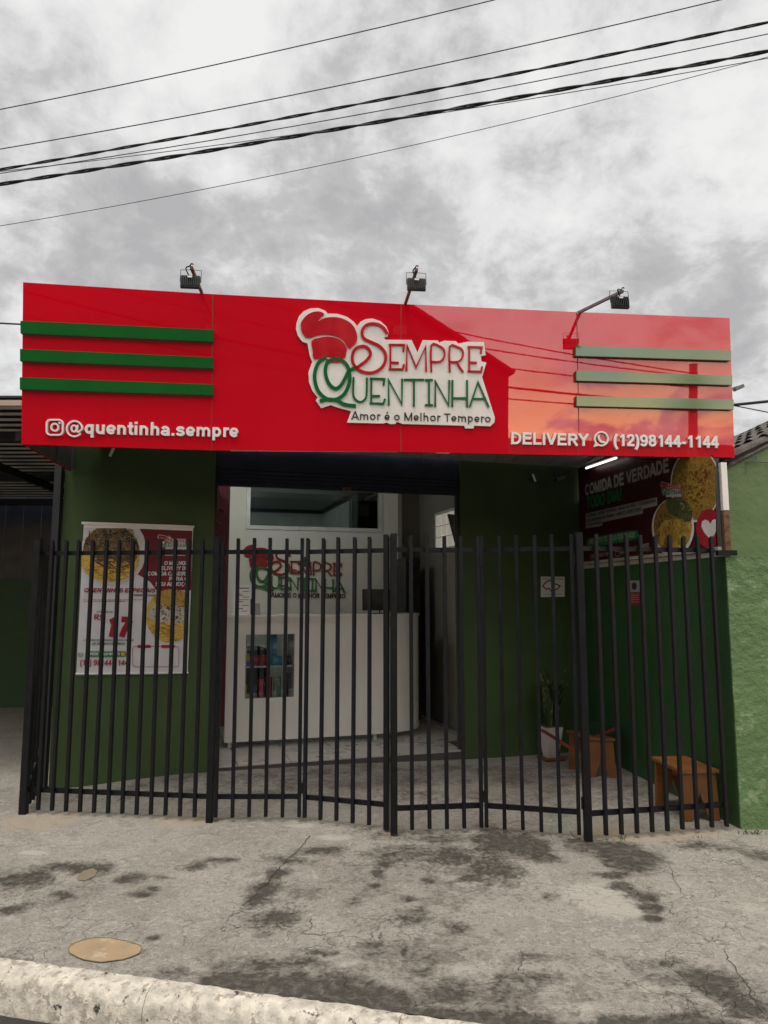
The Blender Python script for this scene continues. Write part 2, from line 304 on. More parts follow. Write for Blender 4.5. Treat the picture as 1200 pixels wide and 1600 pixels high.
# ------------------------------------------------------------------ text
def arc(cx, cy, rx, ry, a0, a1, n=9): return [(cx+rx*math.cos(R(a0+(a1-a0)*i/n)), cy+ry*math.sin(R(a0+(a1-a0)*i/n))) for i in range(n+1)]
XH, CH = .519, .716
_e = arc(.28,.26,.185,.195,0,322,16)
SG = {   # advance, strokes (centre lines, em units)
 'n': (.611, [[(.14,0),(.14,XH)], [(.14,.27)]+arc(.30,.30,.16,.15,172,0)+[(.46,0)]]),
 'h': (.611, [[(.14,0),(.14,CH)], [(.14,.27)]+arc(.30,.30,.16,.15,172,0)+[(.46,0)]]),
 'u': (.611, [[(.46,0),(.46,XH)], [(.14,XH)]+arc(.30,.22,.16,.155,180,352)]),
 'm': (.889, [[(.14,0),(.14,XH)], [(.14,.27)]+arc(.29,.30,.155,.15,172,0)+[(.445,0)], [(.445,.27)]+arc(.60,.30,.155,.15,172,0)+[(.755,0)]]),
 'q': (.611, [arc(.305,.26,.17,.195,0,360,18), [(.47,-.2),(.47,XH)]]),
 'p': (.611, [arc(.305,.26,.17,.195,0,360,18), [(.14,-.2),(.14,XH)]]),
 'e': (.556, [_e, [(.10,.235),(.465,.235)]]),
 'é': (.556, [_e, [(.10,.235),(.465,.235)], [(.23,.60),(.35,.73)]]),
 'o': (.611, [arc(.305,.26,.20,.2,0,360,18)]),
 't': (.333, [[(.17,.68),(.17,.16)]+arc(.25,.15,.08,.09,180,270,4)+[(.33,.065)], [(.02,.455),(.32,.455)]]),
 'i': (.278, [[(.14,0),(.14,XH)], [(.14,.60),(.14,CH)]]),
 'l': (.278, [[(.14,0),(.14,CH)]]),
 'a': (.556, [arc(.255,.155,.165,.098,0,360,14), [(.10,.37)]+arc(.26,.33,.16,.128,150,0,7)+[(.42,.12),(.46,0)]]),
 's': (.556, [smooth([(.455,.37),(.38,.435),(.27,.455),(.16,.435),(.115,.37),(.17,.305),(.28,.27),(.40,.23),(.445,.15),(.39,.085),(.27,.062),(.15,.085),(.085,.15)], 3)]),
 'r': (.389, [[(.14,0),(.14,XH)], [(.14,.28),(.17,.38),(.24,.445),(.38,.455)]]),
 '.': (.278, [[(.14,0),(.14,.14)]]),
 '@': (.975, [(arc(.45,.27,.14,.17,0,360,16), .085), ([(.66,.47),(.60,.16),(.64,.095),(.72,.09),(.84,.2)]+arc(.48,.26,.42,.42,-2,325,22), .085)]),
 'D': (.722, [[(.14,0),(.14,CH)], [(.14,.646),(.33,.646)]+arc(.33,.358,.29,.288,80,-80,10)+[(.33,.07),(.14,.07)]]),
 'E': (.667, [[(.14,0),(.14,CH)], [(.14,.646),(.61,.646)], [(.14,.37),(.57,.37)], [(.14,.07),(.63,.07)]]),
 'L': (.611, [[(.14,0),(.14,CH)], [(.14,.07),(.58,.07)]]),
 'I': (.278, [[(.14,0),(.14,CH)]]),
 'V': (.667, [[(.06,CH),(.335,.04)], [(.335,.04),(.61,CH)]]),
 'R': (.722, [[(.14,0),(.14,CH)], [(.14,.646),(.42,.646)]+arc(.42,.50,.16,.146,80,-80,7)+[(.42,.354),(.14,.354)], [(.36,.354),(.64,0)]]),
 'Y': (.667, [[(.05,CH),(.335,.34)], [(.62,CH),(.335,.34)], [(.335,.40),(.335,0)]]),
 'A': (.667, [[(.04,0),(.335,CH)], [(.335,CH),(.63,0)], [(.15,.22),(.52,.22)]]),
 'M': (.833, [[(.12,0),(.12,CH)], [(.12,.69),(.415,.03)], [(.415,.03),(.71,.69)], [(.71,0),(.71,CH)]]),
 'T': (.611, [[(.02,.66),(.59,.66)], [(.305,0),(.305,.68)]]),
 '1': (.556, [[(.34,0),(.34,CH)], [(.13,.54),(.25,.585),(.34,.66)]]),
 '2': (.556, [smooth([(.095,.50),(.13,.60),(.20,.645),(.29,.655),(.39,.63),(.445,.53),(.41,.42),(.29,.28),(.16,.16),(.10,.08)], 3), [(.055,.065),(.51,.065)]]),
 '9': (.556, [arc(.27,.475,.175,.175,0,360,16), smooth([(.445,.48),(.455,.33),(.41,.17),(.32,.075),(.22,.065),(.13,.10),(.09,.17)], 3)]),
 '8': (.556, [arc(.28,.525,.155,.13,0,360,16), arc(.28,.215,.18,.15,0,360,16)]),
 '4': (.556, [[(.37,0),(.37,CH)], [(.37,.68),(.07,.22)], [(.03,.215),(.53,.215)]]),
 'O': (.778, [arc(.389,.358,.29,.29,0,360,20)]),
 'Q': (.778, [arc(.389,.358,.29,.29,0,360,20), [(.45,.22),(.70,-.02)]]),
 'C': (.722, [arc(.38,.358,.275,.29,48,312,16)]),
 'Ç': (.722, [arc(.38,.358,.275,.29,48,312,16), [(.38,.02),(.42,-.08),(.33,-.16)]]),
 'G': (.778, [arc(.39,.358,.29,.29,48,345,16)+[(.66,.34),(.42,.34)]]),
 'U': (.722, [[(.14,CH),(.14,.32)]+arc(.36,.31,.22,.245,180,360,10)+[(.58,CH)]]),
 'N': (.722, [[(.14,0),(.14,CH)], [(.14,.69),(.58,.03)], [(.58,0),(.58,CH)]]),
 'H': (.722, [[(.14,0),(.14,CH)], [(.58,0),(.58,CH)], [(.14,.37),(.58,.37)]]),
 'S': (.667, [smooth([(.56,.52),(.50,.61),(.35,.65),(.19,.62),(.13,.52),(.18,.43),(.34,.375),(.50,.32),(.57,.21),(.50,.10),(.34,.06),(.17,.09),(.10,.21)], 3)]),
 'P': (.667, [[(.14,0),(.14,CH)], [(.14,.646),(.40,.646)]+arc(.40,.475,.17,.171,80,-80,7)+[(.40,.304),(.14,.304)]]),
 'B': (.722, [[(.14,0),(.14,CH)], [(.14,.646),(.42,.646)]+arc(.42,.51,.14,.136,80,-80,6)+[(.42,.374),(.14,.374)], [(.42,.374)]+arc(.44,.222,.17,.152,80,-80,6)+[(.42,.07),(.14,.07)]]),
 'F': (.611, [[(.14,0),(.14,CH)], [(.14,.646),(.57,.646)], [(.14,.35),(.52,.35)]]),
 'J': (.556, [[(.42,CH),(.42,.25)]+arc(.25,.22,.17,.155,0,-170,8)]),
 'W': (.944, [[(.05,CH),(.25,.03)], [(.25,.03),(.47,.66)], [(.47,.66),(.69,.03)], [(.69,.03),(.89,CH)]]),
 'X': (.667, [[(.05,0),(.62,CH)], [(.05,CH),(.62,0)]]),
 'Z': (.611, [[(.05,.646),(.55,.646)], [(.52,.62),(.09,.10)], [(.05,.07),(.56,.07)]]),
 '7': (.556, [[(.04,.65),(.50,.65)], [(.47,.62),(.30,.35),(.22,0)]]),
 '$': (.556, [smooth([(.47,.50),(.40,.60),(.27,.64),(.14,.60),(.10,.50),(.16,.42),(.28,.37),(.42,.31),(.46,.21),(.40,.11),(.27,.07),(.13,.11),(.08,.21)], 3), ([(.27,-.08),(.27,.80)], .07)]),
 '!': (.333, [[(.165,.22),(.165,CH)], [(.165,0),(.165,.13)]]),
 '+': (.584, [[(.29,.08),(.29,.55)], [(.05,.315),(.53,.315)]]),
 '(': (.333, [smooth([(.27,CH),(.15,.50),(.12,.26),(.15,.02),(.27,-.2)], 4)]),
 ')': (.333, [smooth([(.06,CH),(.18,.50),(.21,.26),(.18,.02),(.06,-.2)], 4)]),
 '-': (.333, [[(.03,.26),(.30,.26)]]),
}
for _a, _b, _acc in (('Ã','A',[(.17,.80),(.27,.86),(.38,.80),(.48,.86)]),('Õ','O',[(.22,.80),(.33,.86),(.44,.80),(.55,.86)]),('Á','A',[(.30,.78),(.42,.90)]),('É','E',[(.32,.78),(.44,.90)])):
    SG[_a] = (SG[_b][0], SG[_b][1]+[(_acc, .08)])
def signtext(s, pl, L, Rp, cap, m, parent, w=.135, thick=.016, off=.0015, shear=0, single=False, name='letter'):
    x = 0; gs = []; smb = MB()
    for ch in s:
        if ch == ' ': x += .278; continue
        adv, st = SG[ch]; gs.append((x, st)); x += adv
    x0 = .07; x1 = x-.06
    A, B, T = pl.at(*L, off), pl.at(*Rp, off), pl.at(L[0], L[1]-cap, off)
    U = (B-A)/(x1-x0); u = U.normalized(); V = pl.n.cross(u); V = V if V.z > 0 else -V; V = V.normalized()*(T-A).length/CH
    k = V.length
    for gx, st in gs:
        mb = MB()
        for i, q in enumerate(st):
            ww = w
            if isinstance(q, tuple): q, ww = q
            cl = len(q) > 6 and math.dist(q[0], q[-1]) < 1e-6
            P = [A+U*(gx+a+shear*b-x0)+V*b+pl.n*min(.0002, thick*.3)*i for a, b in (q[:-1] if cl else q)]
            (smb if single else mb).stroke(P, ww*k, thick, pl.n, closed=cl, cap=False)
        if not single: mb.build(name, m, parent)
    if single: smb.build(name, m, parent)
def text(s_, pl, L, Rp, cap, m, parent, bold=0.0, shear=0.0, thick=.0, off=.002, name='letter', single=False):
    signtext(s_, pl, L, Rp, cap, m, parent, w=.10+bold*2.2, thick=thick or .0005, off=off, shear=shear, single=single, name=name)
def poly(pl, pts, m, parent, name, off=.002, thick=0.0, f=lambda p: p):
    P = [pl.at(*f(p), off) for p in pts]
    if thick: return MB().prism(P, pl.n*thick).build(name, m, parent)
    return MB().add(P, [tuple(range(len(P)))]).build(name, m, parent)
def ell(cx, cy, rx, ry, n=28, a0=0, a1=2*math.pi):
    full = abs(a1-a0-2*math.pi) < 1e-6
    return [(cx+rx*math.cos(a0+(a1-a0)*i/(n if full else n-1)), cy+ry*math.sin(a0+(a1-a0)*i/(n if full else n-1))) for i in range(n)]
def clip(pts, x0, x1, y0=-1e9, y1=1e9):
    for ax, lim, sg in ((0, x0, 1), (0, x1, -1), (1, y0, 1), (1, y1, -1)):
        out = []
        for i, p in enumerate(pts):
            q = pts[i-1]; ip = sg*(p[ax]-lim) >= 0; iq = sg*(q[ax]-lim) >= 0
            if ip != iq:
                t = (lim-q[ax])/(p[ax]-q[ax]); out.append((q[0]+(p[0]-q[0])*t, q[1]+(p[1]-q[1])*t))
            if ip: out.append(p)
        pts = out
    return pts
# ------------------------------------------------------------------ key planes
FS = math.hypot(1, .3)
FU = Vector((1/FS, .3/FS, 0)); FIN = Vector((-.3/FS, 1/FS, 0))      # along the facade, into the building
facade = Plane((0, 6.52, 0), -FIN)
def fp(s, w, z): return Vector((0, 6.52, 0))+FU*s+FIN*w+Z*z         # facade frame
def fs_of(p): return (Vector(p)-Vector((0, 6.52, 0))).dot(FU)
def fbox(mb, s0, s1, w0, w1, z0, z1):
    return mb.hexa([fp(s0, w0, z0), fp(s1, w0, z0), fp(s1, w1, z0), fp(s0, w1, z0)], [fp(s0, w0, z1), fp(s1, w0, z1), fp(s1, w1, z1), fp(s0, w1, z1)])
FZ = .085                       # shop floor level
SOFF = 2.79                     # canopy lining level
S_PL, S_OL, S_OR, S_C = -2.725, -1.525, .765, 2.07      # left edge, opening, corner with side wall
BLc, BRc = atZ(33.3, 694, 2.5), atZ(1148, 715, 2.5)
TLc = atY(36, 441, BLc.y-.06)
sn = (BRc-BLc).cross(TLc-BLc).normalized(); sn = -sn if sn.y > 0 else sn
sign = Plane(BLc, sn)
SW0, SW1 = Vector((1.985, 7.12, 0)), Vector((2.30, 4.80, 0))    # side wall, back corner to street end
swd = (SW1-SW0).normalized(); swn = Vector((-abs(swd.y), -swd.x, 0)).normalized()
if swn.x > 0: swn = -swn
sidewall = Plane(SW0, swn)

# ------------------------------------------------------------------ ground
k0, k1 = atZ(0, 1497, -.04), atZ(600, 1579, -.04)
KB = (k1.y-k0.y)/(k1.x-k0.x); KA = k1.y-KB*k1.x
def kerb_y(x): return KA+KB*x
kd = Vector((1, KB, 0)).normalized(); kn = Vector((-KB, 1, 0)).normalized()
def gz(x, y):
    d = y-kerb_y(x)
    z = -.04*max(0, 1-d/1.5)
    z += .006*noise.noise(Vector((x*.9, y*.9, 0)))+.0025*noise.noise(Vector((x*4, y*4, 3)))
    sm = lambda q: max(0, min(1, q))**2*(3-2*max(0, min(1, q)))
    z += .045*sm((x+2.6)/1.0)*(1-sm((x+1.2)/2.4))*sm((y-5.1)/.8)
    if y > 9: z *= .3
    return z
blobs = [ (500,1560,190,30,.75), (650,1480,110,60,.45), (700,1360,120,45,.45), (1080,1540,110,40,.45), (800,1560,150,30,.5), (430,1390,60,50,.35), (80,1375,90,25,.4), # pixel centre, radii, strength: wet and grimy stains on the pavement
 (40,1372,60,12,1), (110,1352,50,9,1), (150,1356,26,8,1), (20,1414,28,9,1.1), (95,1396,20,6,.9), (205,1371,26,9,1), (300,1352,26,6,.8), (345,1345,32,5,.8), (255,1369,16,4,.8),
 (500,1331,34,9,.9), (460,1345,40,8,.8), (432,1365,26,9,.9), (412,1388,30,12,1), (400,1403,24,12,1), (430,1432,34,14,1), (412,1455,18,7,.7), (240,1456,16,4,.9), (218,1397,20,5,.8), (232,1386,14,4,.7),
 (640,1335,60,18,.8), (700,1340,55,18,.8), (770,1320,34,22,1), (820,1325,40,18,1.1), (850,1345,26,8,1.1), (770,1360,50,22,.9), (660,1310,80,12,.7), (735,1375,22,8,1), (672,1376,14,5,1.1), (635,1402,20,6,.9), (720,1445,24,9,.8), (640,1430,40,16,.8), (700,1405,60,12,.5), (640,1480,70,30,.7), (600,1352,16,8,.9),(590,1368,14,6,.9), (560,1405,24,9,.7), (590,1382,12,4,.9),
 (935,1325,50,10,1.2), (980,1338,42,12,1.3), (990,1355,34,8,1.2), (960,1370,28,6,1.2), (980,1388,20,8,1.1), (1005,1402,26,7,1.1), (1018,1418,18,7,1.1), (1025,1434,14,6,1), (905,1318,30,6,1), (1110,1325,70,9,.6), (1190,1340,30,12,.7),
 (860,1400,20,6,.5), (1035,1500,60,14,.7), (1110,1530,60,22,.9), (1160,1560,50,25,.9), (960,1490,50,8,.5), (850,1490,60,9,.6), (700,1540,90,18,.8), (820,1520,80,12,.6),
 (430,1495,80,10,.8), (360,1520,60,18,1), (450,1530,110,24,1.2), (560,1550,110,22,1.3), (680,1575,120,18,1.3), (800,1590,110,16,1.2), (950,1590,120,14,1.1), (1080,1590,100,12,1), (500,1478,30,6,.7), (250,1508,50,7,.5), (30,1490,50,9,.7), (590,1470,30,8,.8)]
blob3 = [(atZ(x, y, -.01), abs(atZ(x+rx, y, -.01).x-atZ(x, y, -.01).x), abs(atZ(x, y-ry, -.01).y-atZ(x, y, -.01).y), s) for x, y, rx, ry, s in blobs]
blobs += [(450,1225,160,26,.42), (640,1228,150,28,.42), (830,1228,140,34,.42), (1000,1240,90,30,.42), (260,1240,120,16,.4), (400,1222,70,8,.5), (520,1215,60,8,.55), (640,1208,60,7,.55), (700,1202,40,6,.5), (480,1240,60,8,.35), (600,1245,60,10,.4), (800,1205,60,10,.4), (720,1240,60,8,.35), (880,1215,50,10,.45), (980,1250,60,12,.35), (20,1180,60,20,.3)]  # broad porch blobs paint in canopy shade; narrow ones are grime by the threshold
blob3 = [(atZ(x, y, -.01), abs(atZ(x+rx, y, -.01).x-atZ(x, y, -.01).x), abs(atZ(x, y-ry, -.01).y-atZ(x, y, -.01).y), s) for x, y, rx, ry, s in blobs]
bright_b = [(1020-60,1405,60,26,.9), (930,1398,50,16,1), (420,1290,60,6,.5), (1180,1420,30,14,.7), (515,1310,40,5,.8), (470,1291,24,3,1), (50,1332,24,3,.9), (560,1500,60,8,.6), (900,1560,60,12,.8), (1010,1535,18,7,1.1), (420,1515,30,7,1), (1100,1590,60,8,.6), (700,1505,80,14,.7), (780,1380,50,14,.5)]
bright3 = [(atZ(x, y, -.01), abs(atZ(x+rx, y, -.01).x-atZ(x, y, -.01).x), abs(atZ(x, y-ry, -.01).y-atZ(x, y, -.01).y), s) for x, y, rx, ry, s in bright_b]
sand_b = [(62,1284,60,14), (296,1283,52,11), (1010,1305,120,11), (942,1296,40,10), (614,1300,10,16)]
sand3 = [(atZ(x, y, 0), abs(atZ(x+rx, y, 0).x-atZ(x, y, 0).x), abs(atZ(x, y-ry, 0).y-atZ(x, y, 0).y), 1) for x, y, rx, ry in sand_b]
def field(lst, x, y):
    v = 0
    for c, rx, ry, s in lst:
        q = ((x-c.x)/rx)**2+((y-c.y)/ry)**2
        if q < 4: v = max(v, s*math.exp(-q*.75))
    return v
def build_pavement():
    NX, NY = 330, 200
    X0, X1, YE = -7.0, 3.6, 11.0
    xs = [X0+(X1-X0)*(i/(NX-1)) for i in range(NX)]
    # finer in x within the frame
    xs = []
    for i in range(NX):
        t = i/(NX-1)
        xs.append(-7+4.0*t/.12 if t < .12 else -3.0+6.6*(t-.12)/.88)
    vs = []; at = []
    for j in range(NY):
        t = j/(NY-1); q = t**1.8
        for x in xs:
            y = kerb_y(x)+(YE-kerb_y(x))*q
            vs.append((x, y, gz(x, y)))
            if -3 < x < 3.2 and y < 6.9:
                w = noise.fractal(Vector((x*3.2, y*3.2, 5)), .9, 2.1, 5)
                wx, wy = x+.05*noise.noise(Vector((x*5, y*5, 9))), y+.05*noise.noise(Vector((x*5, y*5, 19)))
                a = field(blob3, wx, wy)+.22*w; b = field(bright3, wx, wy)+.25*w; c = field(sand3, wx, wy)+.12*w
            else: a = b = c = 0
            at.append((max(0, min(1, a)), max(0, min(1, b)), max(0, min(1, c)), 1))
    fs = [(j*NX+i, j*NX+i+1, (j+1)*NX+i+1, (j+1)*NX+i) for j in range(NY-1) for i in range(NX-1)]
    me = bpy.data.meshes.new('pavement'); me.from_pydata(vs, [], fs)
    ca = me.color_attributes.new('stain_and_shade', 'FLOAT_COLOR', 'POINT')
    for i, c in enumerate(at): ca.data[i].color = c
    for p in me.polygons: p.use_smooth = True
    m = bpy.data.materials.new('trowelled_concrete'); m.use_nodes = True; N, L = m.node_tree.nodes, m.node_tree.links; b = N['Principled BSDF']
    geo = N.new('ShaderNodeNewGeometry'); at_ = N.new('ShaderNodeAttribute'); at_.attribute_name = 'stain_and_shade'
    sp = N.new('ShaderNodeSeparateColor'); L.new(at_.outputs['Color'], sp.inputs[0])
    def ns(scale, det, rgh, dist=0):
        n = N.new('ShaderNodeTexNoise'); n.inputs['Scale'].default_value = scale; n.inputs['Detail'].default_value = det; n.inputs['Roughness'].default_value = rgh; n.inputs['Distortion'].default_value = dist
        L.new(geo.outputs['Position'], n.inputs['Vector']); return n.outputs[0]
    def mt(op, a, c=None):
        n = N.new('ShaderNodeMath'); n.operation = op
        for i, v in enumerate((a, c)):
            if v is None: continue
            if isinstance(v, (int, float)): n.inputs[i].default_value = v
            else: L.new(v, n.inputs[i])
        return n.outputs[0]
    def mrg(v, a, c, lo_=0, hi=1):
        n = N.new('ShaderNodeMapRange'); n.interpolation_type = 'SMOOTHSTEP'; L.new(v, n.inputs[0])
        for i, q in zip((1, 2, 3, 4), (a, c, lo_, hi)): n.inputs[i].default_value = q
        return n.outputs[0]
    def mixc(f, a, c):
        n = N.new('ShaderNodeMix'); n.data_type = 'RGBA'; L.new(f, n.inputs[0])
        for i, q in ((6, a), (7, c)):
            if isinstance(q, tuple): n.inputs[i].default_value = (*q, 1)
            else: L.new(q, n.inputs[i])
        return n.outputs[2]
    fine = ns(46, 8, .7, .4); mid = ns(9, 8, .62, .6); big = ns(1.4, 6, .6); spk = ns(120, 4, .7)
    med = ns(22, 9, .68, .8)
    base = mixc(mrg(big, .35, .65), (.345, .315, .27), (.44, .405, .35))
    base = mixc(mt('MULTIPLY', mrg(mid, .50, .66), .5), base, (.26, .233, .192))
    base = mixc(mt('MULTIPLY', mrg(med, .52, .60), .7), base, (.54, .505, .45))
    base = mixc(mt('MULTIPLY', mrg(fine, .52, .60), .5), base, (.21, .19, .16))
    base = mixc(mt('MULTIPLY', mrg(spk, .56, .66), .6), base, (.70, .665, .60))
    base = mixc(mt('MULTIPLY', mrg(ns(210, 3, .6), .60, .68), .7), base, (.07, .062, .05))
    vor = N.new('ShaderNodeTexVoronoi'); vor.feature = 'DISTANCE_TO_EDGE'; vor.inputs['Scale'].default_value = 7.0
    wn_ = N.new('ShaderNodeTexNoise'); wn_.inputs['Scale'].default_value = 4; wn_.inputs['Detail'].default_value = 6; L.new(geo.outputs['Position'], wn_.inputs['Vector'])
    vm = N.new('ShaderNodeVectorMath'); vm.operation = 'MULTIPLY_ADD'; vm.inputs[1].default_value = (.35, .35, .35); L.new(wn_.outputs[1], vm.inputs[0]); L.new(geo.outputs['Position'], vm.inputs[2]); L.new(vm.outputs[0], vor.inputs['Vector'])
    crk = mt('MULTIPLY', mrg(vor.outputs['Distance'], .012, .0), mrg(ns(1.1, 4, .6), .50, .58))
    base = mixc(mt('MULTIPLY', crk, .55), base, (.10, .09, .08))
    bf = mrg(mt('ADD', sp.outputs[1], mt('MULTIPLY', mt('SUBTRACT', fine, .5), 1.1)), .45, .6)
    base = mixc(mt('MULTIPLY', bf, .6), base, (.60, .56, .48))
    sf = mrg(mt('ADD', sp.outputs[2], mt('ADD', mt('MULTIPLY', mt('SUBTRACT', mid, .5), 1.2), mt('MULTIPLY', mt('SUBTRACT', fine, .5), 1.0))), .35, .62)
    base = mixc(mt('MULTIPLY', sf, .7), base, (.47, .39, .28))
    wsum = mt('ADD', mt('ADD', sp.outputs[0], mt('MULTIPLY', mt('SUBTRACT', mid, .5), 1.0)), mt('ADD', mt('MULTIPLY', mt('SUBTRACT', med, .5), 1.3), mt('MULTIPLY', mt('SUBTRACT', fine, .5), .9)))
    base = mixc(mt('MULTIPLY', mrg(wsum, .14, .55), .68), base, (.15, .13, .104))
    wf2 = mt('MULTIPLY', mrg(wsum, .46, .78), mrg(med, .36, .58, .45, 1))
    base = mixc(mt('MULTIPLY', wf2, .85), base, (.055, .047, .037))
    L.new(base, b.inputs['Base Color'])
    L.new(mrg(wf2, 0, 1, .85, .5), b.inputs['Roughness'])
    # trowel swirls
    wv_ = N.new('ShaderNodeTexWave'); wv_.wave_type = 'RINGS'; wv_.inputs['Scale'].default_value = 13; wv_.inputs['Distortion'].default_value = 22; wv_.inputs['Detail'].default_value = 3; wv_.inputs['Detail Scale'].default_value = .9
    L.new(geo.outputs['Position'], wv_.inputs['Vector'])
    h = mt('ADD', mt('ADD', mt('MULTIPLY', wv_.outputs[1], .13), mt('MULTIPLY', spk, .35)), mt('ADD', mt('MULTIPLY', fine, .9), mt('MULTIPLY', mid, 1.2)))
    h = mt('SUBTRACT', h, mt('MULTIPLY', crk, .8))
    bp = N.new('ShaderNodeBump'); bp.inputs['Strength'].default_value = .9; bp.inputs['Distance'].default_value = .012; L.new(h, bp.inputs['Height']); L.new(bp.outputs[0], b.inputs['Normal'])
    me.materials.append(m)
    o = bpy.data.objects.new('pavement', me); col.objects.link(o); o['kind'] = 'structure'
    return o
pavement = build_pavement()
def draped(name, pxs, w, m, z=.003):
    pts = []
    for x, y in pxs:
        p = atZ(x, y, -.01); pts.append(Vector((p.x, p.y, gz(p.x, p.y)+z)))
    fine = []
    for a, b in zip(pts, pts[1:]):
        for i in range(6):
            q = a.lerp(b, i/6); q += Vector((random.uniform(-1, 1), random.uniform(-1, 1), 0))*.008; q.z = gz(q.x, q.y)+z; fine.append(q)
    fine.append(pts[-1]); L_, R_ = [], []
    for i, p in enumerate(fine):
        d = (fine[min(i+1, len(fine)-1)]-fine[max(i-1, 0)]).normalized(); s = Vector((-d.y, d.x, 0))*w*random.uniform(.3, 1)/2*(1 if 0 < i < len(fine)-1 else .1)
        L_.append(p+s); R_.append(p-s)
    n = len(fine)
    return make(name, L_+R_, [(i, i+1, n+i+1, n+i) for i in range(n-1)], m, pavement)
M_crack = mat('crack_dark', (.06, .052, .044), rough=.95)  # dark brown colour of the crack ribbons
draped('crack', [(484,1308),(478,1320),(455,1340),(436,1358),(420,1376),(396,1398),(380,1413)], .009, M_crack)
draped('crack', [(485,1428),(486,1445),(470,1452),(500,1455),(560,1445)], .004, M_crack)
draped('crack', [(1040,1345),(1058,1385),(1075,1412)], .003, M_crack)
draped('crack', [(1128,1478),(1145,1505),(1165,1530),(1175,1550),(1190,1575)], .005, M_crack)
draped('crack', [(816,1478),(818,1495),(808,1510)], .005, M_crack)
draped('crack', [(720,1530),(820,1524),(880,1532)], .003, M_crack)
draped('crack', [(1060,1545),(1085,1560),(1130,1572)], .003, M_crack)
draped('crack', [(908,1300),(890,1302),(897,1310),(920,1322)], .006, M_crack)
# ochre filled hole
oc = [atZ(*p, -.03) for p in [(107,1484),(118,1473),(150,1466),(185,1468),(216,1476),(220,1484),(210,1492),(180,1499),(150,1501),(122,1495)]]
oc = smooth([tuple(p) for p in oc], 3, True)
M_olive = mat('olive_mortar', (.26, .22, .14), rough=.9, bump=.003, bs=40)
M_ochre = mat('ochre_mortar', (.42, .30, .18), rough=.9, var=.15, vs=9, bump=.004, bs=40, c2=(.52, .42, .31), c2s=14, c2t=.55)
MB().add([Vector((p[0], p[1], gz(p[0], p[1])+.004)) for p in oc], [tuple(range(len(oc)))]).build('mortar_patch', M_ochre, pavement)
rg = [Vector((p[0], p[1], gz(p[0], p[1])+.005)) for p in oc]
rg = [p+Vector((noise.noise(p*30), noise.noise(p*30+Vector((3, 3, 3))), 0))*.006 for p in rg]
MB().stroke(rg,   .004, .0015, Z, closed=True).build('patch_rim', M_olive, pavement)
oc = [atZ(*p, -.03) for p in [(121,1374),(130,1366),(145,1362),(152,1366),(148,1374),(132,1381),(122,1380)]]
MB().add([Vector((p.x, p.y, gz(p.x, p.y)+.004)) for p in oc], [tuple(range(len(oc)))]).build('mortar_patch', M_olive, pavement)

# kerb: whitewashed stones
def whitewash():
    m = mat('whitewashed_kerb', (.70, .645, .54), rough=.85, var=.3, vs=22, bump=.007, bs=60, c2=(.44, .385, .31), c2s=26, c2t=.53)
    N, L = m.node_tree.nodes, m.node_tree.links; b = N['Principled BSDF']; src = b.inputs['Base Color'].links[0].from_socket
    g = N.new('ShaderNodeNewGeometry'); n = N.new('ShaderNodeTexNoise'); n.inputs['Scale'].default_value = 16; n.inputs['Detail'].default_value = 7; n.inputs['Roughness'].default_value = .7; L.new(g.outputs['Position'], n.inputs['Vector'])
    r = N.new('ShaderNodeMapRange'); r.inputs[1].default_value = .61; r.inputs[2].default_value = .66; L.new(n.outputs[0], r.inputs[0])
    x = N.new('ShaderNodeMix'); x.data_type = 'RGBA'; L.new(r.outputs[0], x.inputs[0]); L.new(src, x.inputs[6]); x.inputs[7].default_value = (.05, .048, .045, 1); L.new(x.outputs[2], b.inputs['Base Color']); return m
M_kerb = whitewash()
kerb = bpy.data.objects.new('kerb', None); col.objects.link(kerb); kerb['kind'] = 'structure'; kerb.location = (0, KA, -.18)
def kerb_stone(t0, t1):
    n = 60; k = 7; vs = []
    for i in range(n+1):
        t = t0+(t1-t0)*i/n; c = Vector((0, KA, 0))+kd*t
        wob = .006*noise.noise(Vector((t*3, 0, 7)))+.004*noise.noise(Vector((t*11, 2, 7)))
        prof = [(0, -.2), (0, -.038), (-.02, -.030), (-.075, -.033), (-.105, -.05), (-.125, -.085), (-.137, -.20)]
        for w, z in prof:
            e = .0018*noise.noise(Vector((t*14, w*30, z*30)))+.002*noise.noise(Vector((t*37, w*60, z*60)))
            vs.append(c+kn*(w+wob+e)+Z*(z+(wob+e if z > -.15 else 0)))
    fs = [(i*k+j, i*k+j+1, (i+1)*k+j+1, (i+1)*k+j) for i in range(n) for j in range(k-1)]
    fs += [tuple(range(k)), tuple(n*k+j for j in range(k-1, -1, -1))]
    return make('kerb_stone', vs, fs, M_kerb, kerb, smooth=True)
tj = Vector((atZ(238, 1560, -.06).x, 0, 0)).x/kd.x
for i in range(-8, 8): kerb_stone(tj+i*1.0+.0012, tj+(i+1)*1.0-.0012)
M_asph = mat('asphalt', (.05, .048, .046), rough=.85, var=.3, vs=20, bump=.006, bs=110, c2=(.10, .085, .07), c2s=6, c2t=.6)
a = Vector((0, KA, 0))-kn*.13
rd = MB().add([a-kd*40+Z*-.18, a+kd*40+Z*-.18, a+kd*40-kn*7.3+Z*-.18, a-kd*40-kn*7.3+Z*-.18], [(0, 1, 2, 3)]).build('road', M_asph, kind='structure')
M_earth = mat('ground', (.16, .15, .12), rough=.95, var=.3, vs=.6)
MB().add([(-600, -600, -.26), (600, -600, -.26), (600, 600, -.26), (-600, 600, -.26)], [(0, 1, 2, 3)]).build('ground', M_earth, kind='structure')
b0 = a-kn*7.3
MB().prism([b0-kd*40+Z*-.25, b0+kd*40+Z*-.25, b0+kd*40-kn*2.2+Z*-.25, b0-kd*40-kn*2.2+Z*-.25], Z*.21).build('pavement_opposite', M_conc, kind='structure')

